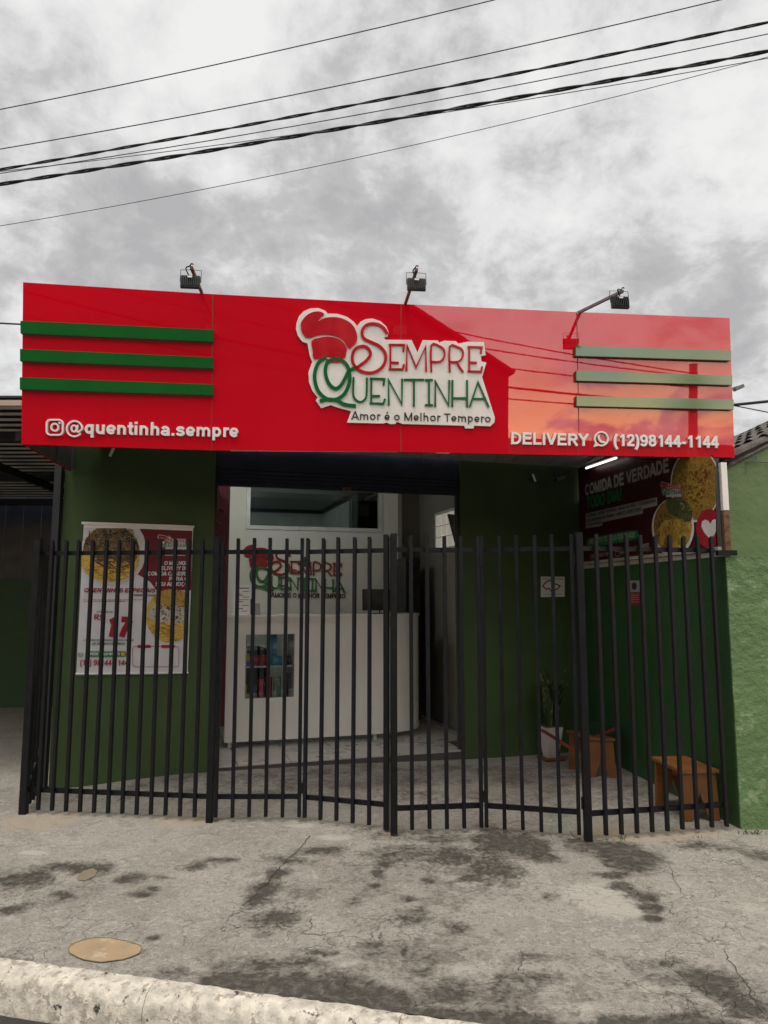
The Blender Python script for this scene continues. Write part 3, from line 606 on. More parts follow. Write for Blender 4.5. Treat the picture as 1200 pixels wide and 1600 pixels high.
# ------------------------------------------------------------------ shop building
shop = thing('shop_building', 'single storey shop with dark green front walls and wide open doorway under the red sign', 'building', fp(0, 0, 0))
TW = .16
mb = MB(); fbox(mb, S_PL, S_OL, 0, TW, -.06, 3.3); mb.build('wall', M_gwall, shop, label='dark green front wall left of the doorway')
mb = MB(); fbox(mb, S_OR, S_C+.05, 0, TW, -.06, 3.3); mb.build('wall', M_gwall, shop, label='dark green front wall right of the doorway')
mb = MB(); fbox(mb, S_PL, S_PL+.14, TW+.002, 4.4, -.06, 3.2); mb.build('wall', M_gwall, shop, label='outer left side wall of the shop')
mb = MB(); fbox(mb, S_OL, S_OR, .02, TW, 2.62, 3.3); mb.build('lintel', M_navy, shop)
# rolled up shutter and its housing
ZL = 2.45
shut = MB(); fbox(shut, S_OL+.005, S_OR-.005, .035, TW+.12, ZL+.035, 2.615); shut = shut.build('shutter_box', M_navy, shop)
for k in range(5):
    mb = MB(); fbox(mb, S_OL+.03, S_OR-.03, .022, .034, ZL+.045+k*.034, ZL+.072+k*.034); mb.build('shutter_slat', M_navy, shut)
mb = MB(); fbox(mb, S_OL+.02, S_OR-.02, .028, .075, ZL, ZL+.034); mb.build('bottom_bar', M_navy, shut)
mb = MB(); pc = facade.at(541, 762); s_ = fs_of(pc); fbox(mb, s_-.035, s_+.045, .005, .0275, ZL+.003, ZL+.03); mb.build('lock', M_rust, shut)
for s0, s1 in ((S_OL+.001, S_OL+.022), (S_OR-.03, S_OR-.001)):
    mb = MB(); fbox(mb, s0, s1, .03, .07, .02, ZL+.03); mb.build('shutter_guide', M_dark, shop)
# floor slab, grout and tiles
mb = MB(); fbox(mb, S_OL+.001, S_OR-.001, .012, TW+.001, -.05, FZ-.012); fbox(mb, S_OL-.3, S_OR+.35, TW+.002, 4.4, -.05, FZ-.012); mb.build('floor_slab', M_grout, shop)
tsz = .45; fl0 = None; tl_n = 0
for i in range(8):
    for j in range(5):
        s0 = S_OL-.32+.12+i*tsz-(.0); w0 = .004+j*tsz-.0
        s1 = s0+tsz-.008; w1 = w0+tsz-.008
        s0 = max(s0, S_OL-.28 if w0 > TW else S_OL+.004); s1 = min(s1, S_OR+.3 if w0 > TW-.01 else S_OR+.25)
        if j == 0: s0 = max(s0, S_OL+.004); s1 = min(s1, S_OR-.004)
        if s1-s0 < .05: continue
        mb = MB(); fbox(mb, s0, s1, w0, w1, FZ-.0118, FZ+random.uniform(-.0008, .0008)); mb.build('floor_tile', M_ftile, shop)
# inner room
LX = S_OL-.3; RX = S_OR+.33; CEIL = 2.95
BW = 1.86          # white back wall distance
def fplane(w): return Plane(fp(0, w, 0), -FIN)
s_bw = fs_of(fplane(BW).at(622, 900)); s_bl = LX
fplane_ = lambda w: Plane(fp(0, w, 0), -FIN)
# left inner wall with maroon panel
mb = MB(); fbox(mb, LX-.1, LX, TW+.002, 4.2, 0, CEIL); mb.build('inner_wall', M_greyw, shop)
s357 = fs_of(fplane_(.42).at(356.5, 900)); mpan = MB(); fbox(mpan, S_OL-.04, s357, .42, .45, FZ+.25, ZL+.25); mpan = mpan.build('maroon_panel', M_maroon, shop)
mb = MB()
for q in range(9):
    cz = .62+q*.23; cw = S_OL+.05+.03*(q % 3)
    pts = [fp(cw+.04*math.cos(a_*.6), .4195, cz+.075*math.sin(a_*.6)) for a_ in range(0, 9)]
    mb.stroke(pts, .006, .0012, -FIN)
mb.build('line_drawing', mat('pink_line', (.22, .03, .035), rough=.5), mpan, kind='stuff')
mb = MB(); fbox(mb, S_OL-.12, S_OL-.05, TW+.003, .41, 0, ZL+.3); mb.build('inner_wall', M_maroon, shop, label='thickness behind the maroon panel')
# back wall with internal window opening
bp_ = fplane(BW)
wa, wb, wc = bp_.at(384, 826), bp_.at(597, 833), bp_.at(384, 745)
ws0, ws1, wz0 = fs_of(wa), fs_of(wb), (wa.z+wb.z)/2; wz1 = 2.85
mb = MB(); fbox(mb, S_OL-.0+.002, ws0, BW, BW+.1, FZ, CEIL); mb.build('back_wall', M_plaster, shop)
mb = MB(); fbox(mb, ws1, s_bw, BW, BW+.1, FZ, CEIL); mb.build('back_wall', M_plaster, shop)
mb = MB(); fbox(mb, ws0+.0005, ws1-.0005, BW, BW+.1, FZ, wz0); mb.build('back_wall', M_plaster, shop)
win = MB(); fw = .045
fbox(win, ws0+.001, ws1-.001, BW-.018, BW+.06, wz0+.001, wz0+fw); fbox(win, ws0+.001, ws0+fw, BW-.018, BW+.06, wz0+fw, wz1); fbox(win, ws1-fw, ws1-.001, BW-.018, BW+.06, wz0+fw, wz1); fbox(win, ws0+.001, ws1-.001, BW-.018, BW+.06, wz1+.001, wz1+fw)
win = win.build('window', mat('white_aluminium', (.72, .73, .73), rough=.3), shop)
sm = fs_of(bp_.at(548, 800))
mb = MB(); fbox(mb, ws0+fw, ws1-fw, BW+.02, BW+.025, wz0+fw, wz1); mb.build('pane', M_glass, win)
mb = MB(); fbox(mb, sm-.006, sm+.006, BW+.03, BW+.045, wz0+fw, wz1); mb.build('mullion', M_alu, win)
mb = MB(); fbox(mb, S_OL, s_bw, BW-.0, BW+.1, wz1+fw+.002, CEIL); mb.build('back_wall', M_plaster, shop)
# unseen tube lamp added to brighten the back room
fill_lamp = thing('tube_lamp', 'unseen tube lamp added to brighten the room behind the inner window', 'lamp', fp(-1.2, 2.4, 2.7))
# room behind the window
M_room = mat('back_room_paint', (.42, .43, .41), rough=.7); M_croom = mat('back_room_ceiling', (.30, .32, .31), rough=.7)
RW = 3.6
rp = fplane(RW); cz_ = rp.at(450, 796).z; sr = fs_of(rp.at(505, 800))
mb = MB(); fbox(mb, LX, sr, RW, RW+.08, 0, cz_); mb.build('back_room_wall', M_room, shop)
mb = MB(); fbox(mb, sr, sr+.08, BW+.1, RW+.08, 0, cz_); mb.build('back_room_wall', M_room, shop)
mb = MB(); fbox(mb, LX, sr+.08, BW+.102, RW+.08, cz_, cz_+.05); mb.build('back_room_ceiling', M_croom, shop)
mb = MB(); fbox(mb, LX, sr, RW-.03, RW-.001, cz_-.05, cz_-.002); fbox(mb, sr-.03, sr-.001, BW+.1, RW-.03, cz_-.05, cz_-.002); mb.build('crown_strip', M_dark, shop)
mb = MB(); fbox(mb, -1.77, -1.73, 2.1, 3.0, cz_-.03, cz_-.005); mb.build('fitting', M_white, fill_lamp)
MB().tube([fp(-1.75, 2.12, cz_-.045), fp(-1.75, 2.98, cz_-.045)], .013, 8).build('tube', bpy.data.materials.get('added_glow_back') or emis('added_glow_back', (.95, 1, .93), 30.0), fill_lamp)
# passage on the right: side wall with glass brick window, end wall, dark doorway
PW = 2.12+1.55-1.45
endp = None
q1 = atZ(655, 1126, FZ); PW = (q1-fp(0, 0, 0)).dot(FIN)+.0
PW = max(PW, BW+.25)
ep = fplane(PW)
mb = MB(); fbox(mb, s_bw+.001, s_bw+.05, BW+.001, PW, FZ, CEIL); mb.build('inner_wall', M_greyw, shop)
sd0, sd1 = fs_of(ep.at(640, 1000)), fs_of(ep.at(700, 1000)); zd = ep.at(650, 905).z
mb = MB(); fbox(mb, s_bw+.05, RX, PW, PW+.1, zd, CEIL); mb.build('inner_wall', M_greyw, shop)
mb = MB(); fbox(mb, sd1, RX, PW, PW+.1, FZ, zd-.001); mb.build('inner_wall', M_tilew, shop)
mb = MB(); fbox(mb, s_bw+.05, RX, PW+1.2, PW+1.25, FZ, CEIL); mb.build('inner_wall', M_dark, shop)
mb = MB(); fbox(mb, s_bw+.05, sd1+.3, PW-.02, PW+.06, FZ-.004, FZ+.012); mb.build('door_sill', M_counter, shop)
mb = MB(); fbox(mb, RX, RX+.1, TW+.002, PW+1.3, 0, CEIL); mb.build('inner_wall', M_greyw, shop)
# glass brick window on the right inner wall
rpl = Plane(fp(RX, 0, 0), -FU)
g0, g1 = rpl.at(684, 806), rpl.at(717, 795); w_a = (g0-fp(0, 0, 0)).dot(FIN); w_b = (g1-fp(0, 0, 0)).dot(FIN); gzb = rpl.at(684, 858).z; gzt = g0.z
gw = MB(); fbox(gw, RX-.03, RX-.001, w_b-.4, w_a+.02, gzb-.03, gzb); fbox(gw, RX-.03, RX-.001, w_b-.4, w_a+.02, gzt, gzt+.03); fbox(gw, RX-.03, RX-.001, w_a, w_a+.02, gzb, gzt)
gw = gw.build('window', M_plaster, shop, label='glass brick window in the right inner wall')
M_gbrick = emis('glowing_glass_brick', (.62, .58, .50), .25)  # weak emission stands in for daylight coming through the bricks
nb = 4
for i in range(6):
    for j in range(3):
        wq = w_a-(i+.5)*(w_a-w_b+.4)/6; zq = gzb+(j+.5)*(gzt-gzb)/3; hw, hz = (w_a-w_b+.4)/12-.006, (gzt-gzb)/6-.006
        mb = MB(); mb.hexa([fp(RX-.026, wq-hw, zq-hz), fp(RX-.026, wq+hw, zq-hz), fp(RX-.026, wq+hw, zq+hz), fp(RX-.026, wq-hw, zq+hz)],
                           [fp(RX-.002, wq-hw, zq-hz), fp(RX-.002, wq+hw, zq-hz), fp(RX-.002, wq+hw, zq+hz), fp(RX-.002, wq-hw, zq+hz)])
        mb.build('glass_brick', M_gbrick, gw, bevel=.006)
# ceiling and roof
mb = MB(); fbox(mb, LX-.1, RX+.1, TW+.122, BW-.002, CEIL-.12, CEIL-.08); fbox(mb, s_bw, RX+.1, BW, PW+1.3, CEIL-.12, CEIL-.08); mb.build('inner_ceiling', M_plaster, shop)
mb = MB(); fbox(mb, S_PL, S_C+.05, TW+.001, 5.0, 3.2, 3.32); mb.build('roof_slab', M_conc, shop)
mb = MB(); fbox(mb, S_PL+.14, S_C, 4.4, 4.5, -.06, 3.2); mb.build('rear_wall', M_greyw, shop)
mb = MB(); fbox(mb, S_C-.1, S_C+.05, TW+.002, 4.5, -.06, 3.2); mb.build('wall', M_greyw, shop)

# tube lamp inside the reception (its gleam shows in the internal window)
lampin = thing('tube_lamp', 'white tube lamp on the reception ceiling reflected in the inner window', 'lamp', fp(-1.2, .38, CEIL-.14))
mb = MB(); fbox(mb, -1.45, -.95, .36, .40, CEIL-.15, CEIL-.122); mb.build('fitting', M_white, lampin)
MB().tube([fp(-1.44, .38, CEIL-.165), fp(-.96, .38, CEIL-.165)], .013, 8).build('tube', emis('tube_glow_inside', (.97, 1, .93), 95.0), lampin)

# ------------------------------------------------------------------ logo drawing (pixel frame of the enlarged photo: 3.333x, origin 440,470)
def c7(p): return (440+p[0]/3.3333, 470+p[1]/3.3333)
PLATE = [(78,120),(90,85),(115,58),(150,43),(190,41),(225,54),(240,70),(290,71),(340,87),(375,112),(393,135),(410,112),(440,98),(475,96),(515,110),(545,138),(557,168),(550,190),(530,193),(540,206),(676,207),(706,272),(733,208),(812,210),(818,220),(846,211),(905,213),(918,226),(966,216),(1052,218),(1060,286),(1036,290),(1038,318),(1064,325),(1042,400),(1108,610),(1105,635),(1085,655),(1000,652),(998,666),(955,666),(950,652),(630,643),(600,632),(590,643),(565,644),(545,635),(530,641),(340,636),(362,577),(300,560),(255,545),(206,561),(178,520),(188,505),(160,470),(143,425),(140,375),(160,320),(147,290),(135,225),(108,215),(85,185),(75,150)]
HAT1 = [(104,110),(130,78),(165,60),(200,58),(222,72),(205,88),(190,108),(230,90),(290,88),(340,105),(375,135),(393,180),(390,215),(368,240),(348,248),(322,207),(285,186),(240,177),(190,180),(150,194),(125,190),(106,165),(100,135)]
HAT2 = [(155,212),(190,196),(240,188),(290,198),(318,216),(340,250),(335,275),(330,298),(290,297),(240,291),(170,305),(162,260)]
HAT3 = [(230,303),(262,322),(300,322),(322,306),(300,311),(262,311)]
S_PTS = [(547,168),(530,142),(500,124),(460,122),(430,138),(418,168),(430,198),(470,218),(510,238),(538,272),(541,310),(522,348),(480,374),(430,373),(390,352),(369,315),(372,272),(395,245),(430,238),(455,255),(462,282),(442,312),(412,335),(395,348)]
Q_PTS = [(225,300),(192,325),(173,378),(176,430),(197,480),(240,513),(290,512),(330,482),(352,430),(354,380),(340,337),(310,310),(272,306),(240,322),(228,362),(236,410),(258,446),(285,458),(310,440),(332,402),(352,366),(392,349)]
Q_TAIL = [(206,522),(240,514),(290,520),(325,540),(380,548)]
ROW1 = [('E', [[(634,262),(637,230),(562,230)],[(566,230),(566,357)],[(562,357),(630,358),(636,335)],[(566,322),(606,324)]]),
 ('M', [[(650,362),(653,232),(700,348),(750,238),(752,366)]]),
 ('P', [[(779,368),(779,234),(822,238),(844,256),(848,280),(840,305),(820,319),(779,319)]]),
 ('R', [[(875,368),(875,240),(918,243),(940,258),(944,280),(936,305),(915,319),(875,319)],[(912,319),(925,346),(943,370)]]),
 ('E', [[(1037,272),(1042,243),(972,241)],[(976,241),(976,368)],[(972,368),(1038,370),(1043,347)],[(976,322),(1012,323)]])]
ROW2 = [('U', [[(375,402),(372,480),(382,512),(408,528),(430,518),(442,492),(444,405)]]),
 ('E', [[(531,438),(535,408),(463,406)],[(467,406),(466,534)],[(462,534),(530,537),(537,515)],[(466,496),(508,497)]]),
 ('N', [[(558,541),(556,410),(626,540),(627,410)]]),
 ('T', [[(640,412),(738,412)],[(689,412),(688,549)]]),
 ('I', [[(750,413),(783,413)],[(767,413),(767,544)],[(750,544),(783,544)]]),
 ('N', [[(799,549),(800,418),(869,546),(872,418)]]),
 ('H', [[(889,418),(888,549)],[(965,418),(965,550)],[(889,508),(965,508)]]),
 ('A', [[(980,550),(1022,424),(1076,552)],[(996,511),(1060,512)]])]
def mapped(pl, pts, f, off): return [pl.at(*f(p), off) for p in pts]
def logo(pl, parent, f, off, t, plate=True, letters=True, wk=1.0, pxm=None, serif=False, flatone=False, tagline=True, mred=None, mgrn=None):
    mred = mred or M_redmat; mgrn = mgrn or M_grnac
    unit = (pl.at(*f((500, 300)), off)-pl.at(*f((400, 300)), off)).length/100    # metres per drawing unit
    if plate:
        P = mapped(pl, PLATE, f, off); MB().prism(P, pl.n*t*1.4).build('logo_plate', M_white, parent, bevel=0); off = off+t*1.4
    one_r, one_g = MB(), MB()
    def put(name, m, strokes, w, polyg=None):
        mb = (one_r if m is mred else one_g) if flatone else MB()
        if polyg: mb.prism(mapped(pl, polyg, f, off), pl.n*t)
        for k, st in enumerate(strokes):
            mb.stroke(mapped(pl, st, f, off+.0003*k), w*unit*wk, t+.0002*k, pl.n)
            if serif and len(st) >= 1:
                for e in (st[0], st[-1]):
                    mb.stroke(mapped(pl, [(e[0]-9, e[1]), (e[0]+9, e[1])], f, off+.0003*k+.0001), 7*unit, t, pl.n)
        if not flatone: mb.build(name, m, parent)
    put('chef_hat_crown', mred, [], 0, smooth(HAT1, 3, True)); put('chef_hat_band', mred, [], 0, smooth(HAT2, 2, True)); put('chef_hat_rim', mred, [], 0, HAT3)
    put('letter', mred, [smooth(S_PTS, 5)], 15)
    put('letter', mgrn, [smooth(Q_PTS, 5), smooth(Q_TAIL, 5)], 18)
    for n_, st in ROW1: put('letter', mred, [smooth(s_, 3) if len(s_) > 5 else s_ for s_ in st], 10)
    for n_, st in ROW2: put('letter', mgrn, [smooth(s_, 3) if len(s_) > 5 else s_ for s_ in st], 10)
    if flatone: one_r.build('logo_red', mred, parent); one_g.build('logo_green', mgrn, parent)

# ------------------------------------------------------------------ the big sign
sg = thing('shop_sign', 'long glossy red shop sign with green strips and chef hat logo over the entrance', 'sign', BLc)
PT = .035
seams = [(36,441,33.3,694), (332.3,459.5,330.3,703.5), (626.7,475,626.7,706.3), (901,487.5,905.2,711.6), (1140,497,1148,715)]
for i in range(4):
    xa, ya, xb, yb = seams[i]; xc, yc, xd, yd = seams[i+1]; g = .7
    q = [sign.at(xb+(g if i else 0), yb), sign.at(xd-(g if i < 3 else 0), yd), sign.at(xc-(g if i < 3 else 0), yc), sign.at(xa+(g if i else 0), ya)]
    MB().hexa([p-sn*PT for p in q], q).build('panel', M_red, sg)
for i in (1, 2, 3):
    xa, ya, xb, yb = seams[i]
    q = [sign.at(xb-1.2, yb, -.004), sign.at(xb+1.2, yb, -.004), sign.at(xa+1.2, ya, -.004), sign.at(xa-1.2, ya, -.004)]
    MB().hexa([p-sn*(PT-.006) for p in q], q).build('seam', M_seam, sg)
# bottom folded edge and back frame
retn = -FIN  # depth direction of the returns
retd = Vector((-.06, 1, 0)).normalized()
q = [BLc-sn*PT+Z*0, BRc-sn*PT, BRc-sn*(PT+.03), BLc-sn*(PT+.03)]
MB().hexa([p+Z*.001 for p in q], [p+Z*.03 for p in q]).build('bottom_rail', M_red, sg)
tlp, trp = sign.at(36, 441), sign.at(1140, 497)
Ld = (atZ(110, 737, 2.5)-BLc); Ld.z = 0
# left return: grey inner face, red outer skin
for name, m, o0, o1 in (('return_panel', M_red, -.004, .0), ('return_lining', M_alu, .0005, .006)):
    side = Vector((1, 0, 0))
    a0 = BLc-sn*(PT+.002); a1 = a0+Ld*.98; t0 = tlp-sn*(PT+.002); t1 = Vector((a1.x, a1.y, t0.z))
    q = [a0, a1, t1, t0]
    if name == 'return_lining': q = [a0+Z*.012, a1+Z*.012, t1, t0]
    MB().hexa([p+side*o0 for p in q], [p+side*o1 for p in q]).build(name, m, sg)
for f_ in (.02, .45, .6, .94):
    a0 = BLc-sn*(PT+.002)+Ld*f_
    MB().bb(a0.x+.0065, a0.x+.03, a0.y, a0.y+.03, 2.515, 3.5).build('return_rib', M_alu, sg)
a0 = BRc-sn*(PT+.002); Rd = Vector((.0, .05, 0))
MB().hexa([a0-Vector((.006, 0, 0)), a0+Rd-Vector((.006, 0, 0)), a0+Rd+Z*1.04-Vector((.006, 0, 0)), trp-sn*(PT+.002)-Vector((.006, 0, 0))], [a0, a0+Rd, a0+Rd+Z*1.04, trp-sn*(PT+.002)]).build('return_panel', M_red, sg)
# lining: grey pvc boards running from the sign back to the facade
fl_z = SOFF
def soff_y(x, front):   # sign line or facade line at level SOFF
    if front: t = (x-BLc.x)/(BRc.x-BLc.x); return BLc.y+(BRc.y-BLc.y)*t+.05
    return 6.52+.3*x-.004
nb = 24; xa, xb = BLc.x+.05, 1.98
for i in range(nb):
    x0 = xa+(xb-xa)*i/nb; x1 = xa+(xb-xa)*(i+1)/nb-.006
    y0 = soff_y(x0, True); q = [(x0, soff_y(x0, True), fl_z), (x1, soff_y(x1, True), fl_z), (x1, soff_y(x1, False), fl_z), (x0, soff_y(x0, False), fl_z)]
    MB().prism(q, (0, 0, .012)).build('lining_board', M_pvc, sg)
for i in range(3):   # the part of the lining over the side wall
    x0 = 1.985+i*.19; x1 = x0+.18
    q = [(x0, soff_y(x0, True), fl_z), (x1, soff_y(x1, True), fl_z), (x1, 6.6, fl_z), (x0, 6.9, fl_z)]
    MB().prism(q, (0, 0, .012)).build('lining_board', M_pvc, sg)
q = [(BLc.x+.05, soff_y(BLc.x, True), fl_z+.014), (2.45, soff_y(2.45, True), fl_z+.014), (2.3, 7.2, fl_z+.014), (S_PL+.3, 5.72, fl_z+.014)]
MB().prism(q, (0, 0, .03)).build('lining_backing', M_dark, sg)
# green strips
for a_, b_, c_, d_ in [((31.7,501),(333,515),(333,534),(31.7,520.7)), ((31,545),(333,558.3),(333,575.7),(31,564)), ((30.7,589.3),(333,600.7),(333,617.7),(30.7,608.3)),
                       ((899.5,540.3),(1142.7,547.7),(1142.7,563.3),(899.5,556)), ((900.5,578.7),(1144.5,586.7),(1144.5,601.7),(900.5,594.7)), ((901,618.3),(1146.7,624),(1146.7,640),(901,634.3))]:
    P = [sign.at(*p, .032) for p in (a_, b_, c_, d_)]
    MB().hexa([p-sn*.0318 for p in P], P).build('strip', M_grn, sg, bevel=.002)
logo(sign, sg, c7, .0015, .010)
signtext('Amor é o Melhor Tempero', sign, c7((367,619)), c7((1088,634)), 13.0, M_blk, sg, w=.088, thick=.004, off=.0158)
signtext('@quentinha.sempre', sign, (105.3, 677.5), (371.8, 683.6), 20.5, M_whitel, sg)
signtext('DELIVERY', sign, (798.3, 694.5), (917.5, 697.2), 19.0, M_whitel, sg)
signtext('(12)98144-1144', sign, (958.7, 697.0), (1120.8, 700.2), 18.5, M_whitel, sg)
def rrect(x0, y0, x1, y1, r, n=5):
    P = []
    for cx, cy, a in ((x1-r, y0+r, -90), (x1-r, y1-r, 0), (x0+r, y1-r, 90), (x0+r, y0+r, 180)):
        P += [(cx+r*math.cos(R(a+90*i/n)), cy+r*math.sin(R(a+90*i/n))) for i in range(n+1)]
    return P
u_ = (sign.at(90, 670)-sign.at(80, 670)).length/10
mb = MB(); mb.stroke([sign.at(x, y, .0015) for x, y in rrect(74, 656.5, 99, 680, 6)], 2.6*u_, .016, sn, closed=True)
mb.stroke([sign.at(x, y, .0015) for x, y in ell(86.7, 668, 5.6, 5.6, 20)], 2.6*u_, .016, sn, closed=True)
mb.prism([sign.at(x, y, .0015) for x, y in ell(94, 661.2, 1.7, 1.7, 10)], sn*.016); mb.build('camera_icon', M_whitel, sg)
u_ = (sign.at(940, 680)-sign.at(930, 680)).length/10
mb = MB(); mb.stroke([sign.at(x, y, .0015) for x, y in ell(938.6, 686, 10.3, 10.6, 26)], 2.4*u_, .016, sn, closed=True)
mb.prism([sign.at(x, y, .0015) for x, y in [(927.2,698.8),(929.6,690.5),(935.5,696.6)]], sn*.0155)
mb.stroke([sign.at(x, y, .0015) for x, y in smooth([(934.2,681.5),(935,686),(939,690.6),(943.6,691.6)], 4)], 3.0*u_, .0152, sn); mb.build('telephone_icon', M_whitel, sg)

# ------------------------------------------------------------------ floodlights on the sign
def floodlight(label, foot, tip, body, k, foot_off=-.02, tip_off=.5):
    f0 = sign.at(*foot, -.03); t0 = sign.at(*tip, tip_off)
    root = thing('floodlight', label, 'floodlight', f0, 'floodlights on arms above the red sign')
    MB().bar(f0, t0, .018, .018).build('arm', M_rust if k < 2 else M_alu, root)
    c = sign.at(*body, .46); x = (BRc-BLc).normalized(); tilt = R(-8)
    face = (Vector((0, 1, 0))*math.cos(tilt)+Z*math.sin(tilt)); face = (face-x*face.dot(x)).normalized(); up = x.cross(face).normalized()
    if up.z < 0: up = -up
    w, h = .060, .042
    MB().box(c, x*w, face*.012, up*h).build('housing', M_dark, root, bevel=.003)
    mb = MB()
    for i in range(9):
        mb.box(c-face*.019+x*(-w+.010+i*(2*w-.02)/8), x*.0016, face*.0068, up*(h*.82))
    mb.build('cooling_fins', M_dark, root)
    MB().box(c-face*.0275+up*(h*.55), x*.014, face*.0005, up*.006).build('label_plate', M_whitel, root)
    MB().box(c+face*.0135, x*(w-.006), face*.001, up*(h-.006)).build('lens', mat('lamp_glass', (.35, .35, .3), rough=.1), root)
    mb = MB(); tp = c+up*.085-face*.005
    mb.tube([c-x*(w+.004), c-x*(w+.004)+up*.085, tp, c+x*(w+.004)+up*.085, c+x*(w+.004)], .0022, 6); mb.build('bracket', M_cable, root)
    MB().bar(tp, t0, .012, .006).build('clamp', M_dark, root)
    mb = MB(); a = c-face*.02+up*.02
    mb.tube(smooth([tuple(a), tuple(a-x*.025+up*.05-face*.02), tuple(t0+Z*.01-x*.01), tuple(t0+Z*.025), tuple(t0+x*.012+Z*.02)], 5), .004, 6); mb.build('cable', M_cable, root)
    return root
floodlight('leftmost of the three black floodlights above the sign, over the green strips', (315.5,458), (299,418), (297.5,441), 0)
floodlight('middle one of the three black floodlights, above the logo of the red sign', (633,476), (651,421), (650.5,445), 1)
floodlight('rightmost black floodlight on a long grey arm leaning out over the red sign', (903,489), (973,455), (968.5,473), 2)

# ------------------------------------------------------------------ boundary wall on the right
bw = thing('boundary_wall', 'green rendered boundary wall running from the street back to the shop corner', 'wall', SW1)
LED = 1.76
wd = .16
e0, e1 = SW1+swn*0, SW0
ux = Vector((1, .0, 0))
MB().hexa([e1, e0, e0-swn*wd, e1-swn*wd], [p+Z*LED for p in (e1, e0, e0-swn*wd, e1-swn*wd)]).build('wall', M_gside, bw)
MB().hexa([p+Z*(LED+.001) for p in (e1+swn*.012, e0+swn*.012-swd*.005, e0-swn*.04-swd*.005, e1-swn*.04)], [p+Z*(LED+.035) for p in (e1+swn*.012, e0+swn*.012-swd*.005, e0-swn*.04-swd*.005, e1-swn*.04)]).build('coping', M_conc, bw)
MB().hexa([p+Z*(LED+.036) for p in (e1, e0-swd*.10, e0-swd*.10-swn*.05, e1-swn*.05)], [p+Z*2.45 for p in (e1, e0-swd*.10, e0-swd*.10-swn*.05, e1-swn*.05)]).build('upper_screen', M_dark, bw)
# street-facing face: rough lower render, built as a displaced grid
def rough_face(name, m, x0, x1, y, z0, z1, amp, parent, left=lambda z: 0):
    nx, nz = 44, 90; vs = []
    for j in range(nz+1):
        z = z0+(z1-z0)*j/nz
        for i in range(nx+1):
            x = x0+left(z)+(x1-x0)*i/nx
            d = amp*(noise.fractal(Vector((x*9, z*9, 2)), .8, 2.2, 5))
            d *= min(1, 6*i/nx) if i < nx/6 else 1
            vs.append(Vector((x, y-abs(d), z)))
    fs = [(j*(nx+1)+i, j*(nx+1)+i+1, (j+1)*(nx+1)+i+1, (j+1)*(nx+1)+i) for j in range(nz) for i in range(nx)]
    n0 = len(vs); back = []
    ring = [i for i in range(nx+1)]+[j*(nx+1)+nx for j in range(1, nz+1)]+[nz*(nx+1)+i for i in range(nx-1, -1, -1)]+[j*(nx+1) for j in range(nz-1, 0, -1)]
    vs2 = [Vector((vs[r].x, y+.12, vs[r].z)) for r in ring]
    k = len(ring); fs += [(ring[i], ring[(i+1) % k], n0+(i+1) % k, n0+i) for i in range(k)]
    return make(name, vs+vs2, fs, m, parent, smooth=True)
XF = SW1.x+.002
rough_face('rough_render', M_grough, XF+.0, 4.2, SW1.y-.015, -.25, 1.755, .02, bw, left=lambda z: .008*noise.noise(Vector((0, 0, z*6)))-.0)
# gable house
gh = thing('gable_house', 'neighbouring house with plain green gable wall and old tile roof at the right edge', 'house', (2.8, 5.22, 0))
GY = 5.22; GXL = atY(1137, 800, GY).x
ra, rb = atY(1150, 716, GY), atY(1200, 690, GY)
sl = (rb.z-ra.z)/(rb.x-ra.x)
def gzr(x): return ra.z+sl*(x-ra.x)
gp = [Vector((GXL, GY, 1.757)), Vector((4.2, GY, 1.757)), Vector((4.2, GY, gzr(4.2)-.05)), Vector((GXL, GY, gzr(GXL)-.05))]
nxg = 30; vs = []
for j in range(25):
    for i in range(nxg+1):
        x = GXL+(4.2-GXL)*i/nxg; zt = gzr(x)-.03; z = 1.757+(zt-1.757)*j/24
        vs.append(Vector((x, GY-.006*abs(noise.noise(Vector((x*6, z*6, 1)))), z)))
fs = [(j*(nxg+1)+i, j*(nxg+1)+i+1, (j+1)*(nxg+1)+i+1, (j+1)*(nxg+1)+i) for j in range(24) for i in range(nxg)]
b_ = len(vs); vs += [Vector((GXL, GY+.15, 1.757)), Vector((4.2, GY+.15, 1.757)), Vector((4.2, GY+.15, gzr(4.2)-.03)), Vector((GXL, GY+.15, gzr(GXL)-.03))]
c0, c1, c2, c3 = 0, nxg, 24*(nxg+1)+nxg, 24*(nxg+1)
fs += [tuple([b_]+[i*(nxg+1) for i in range(25)]+[b_+3])[::-1], (b_, b_+1, b_+2, b_+3)]
make('wall', vs, fs, M_gbright, gh, smooth=True)
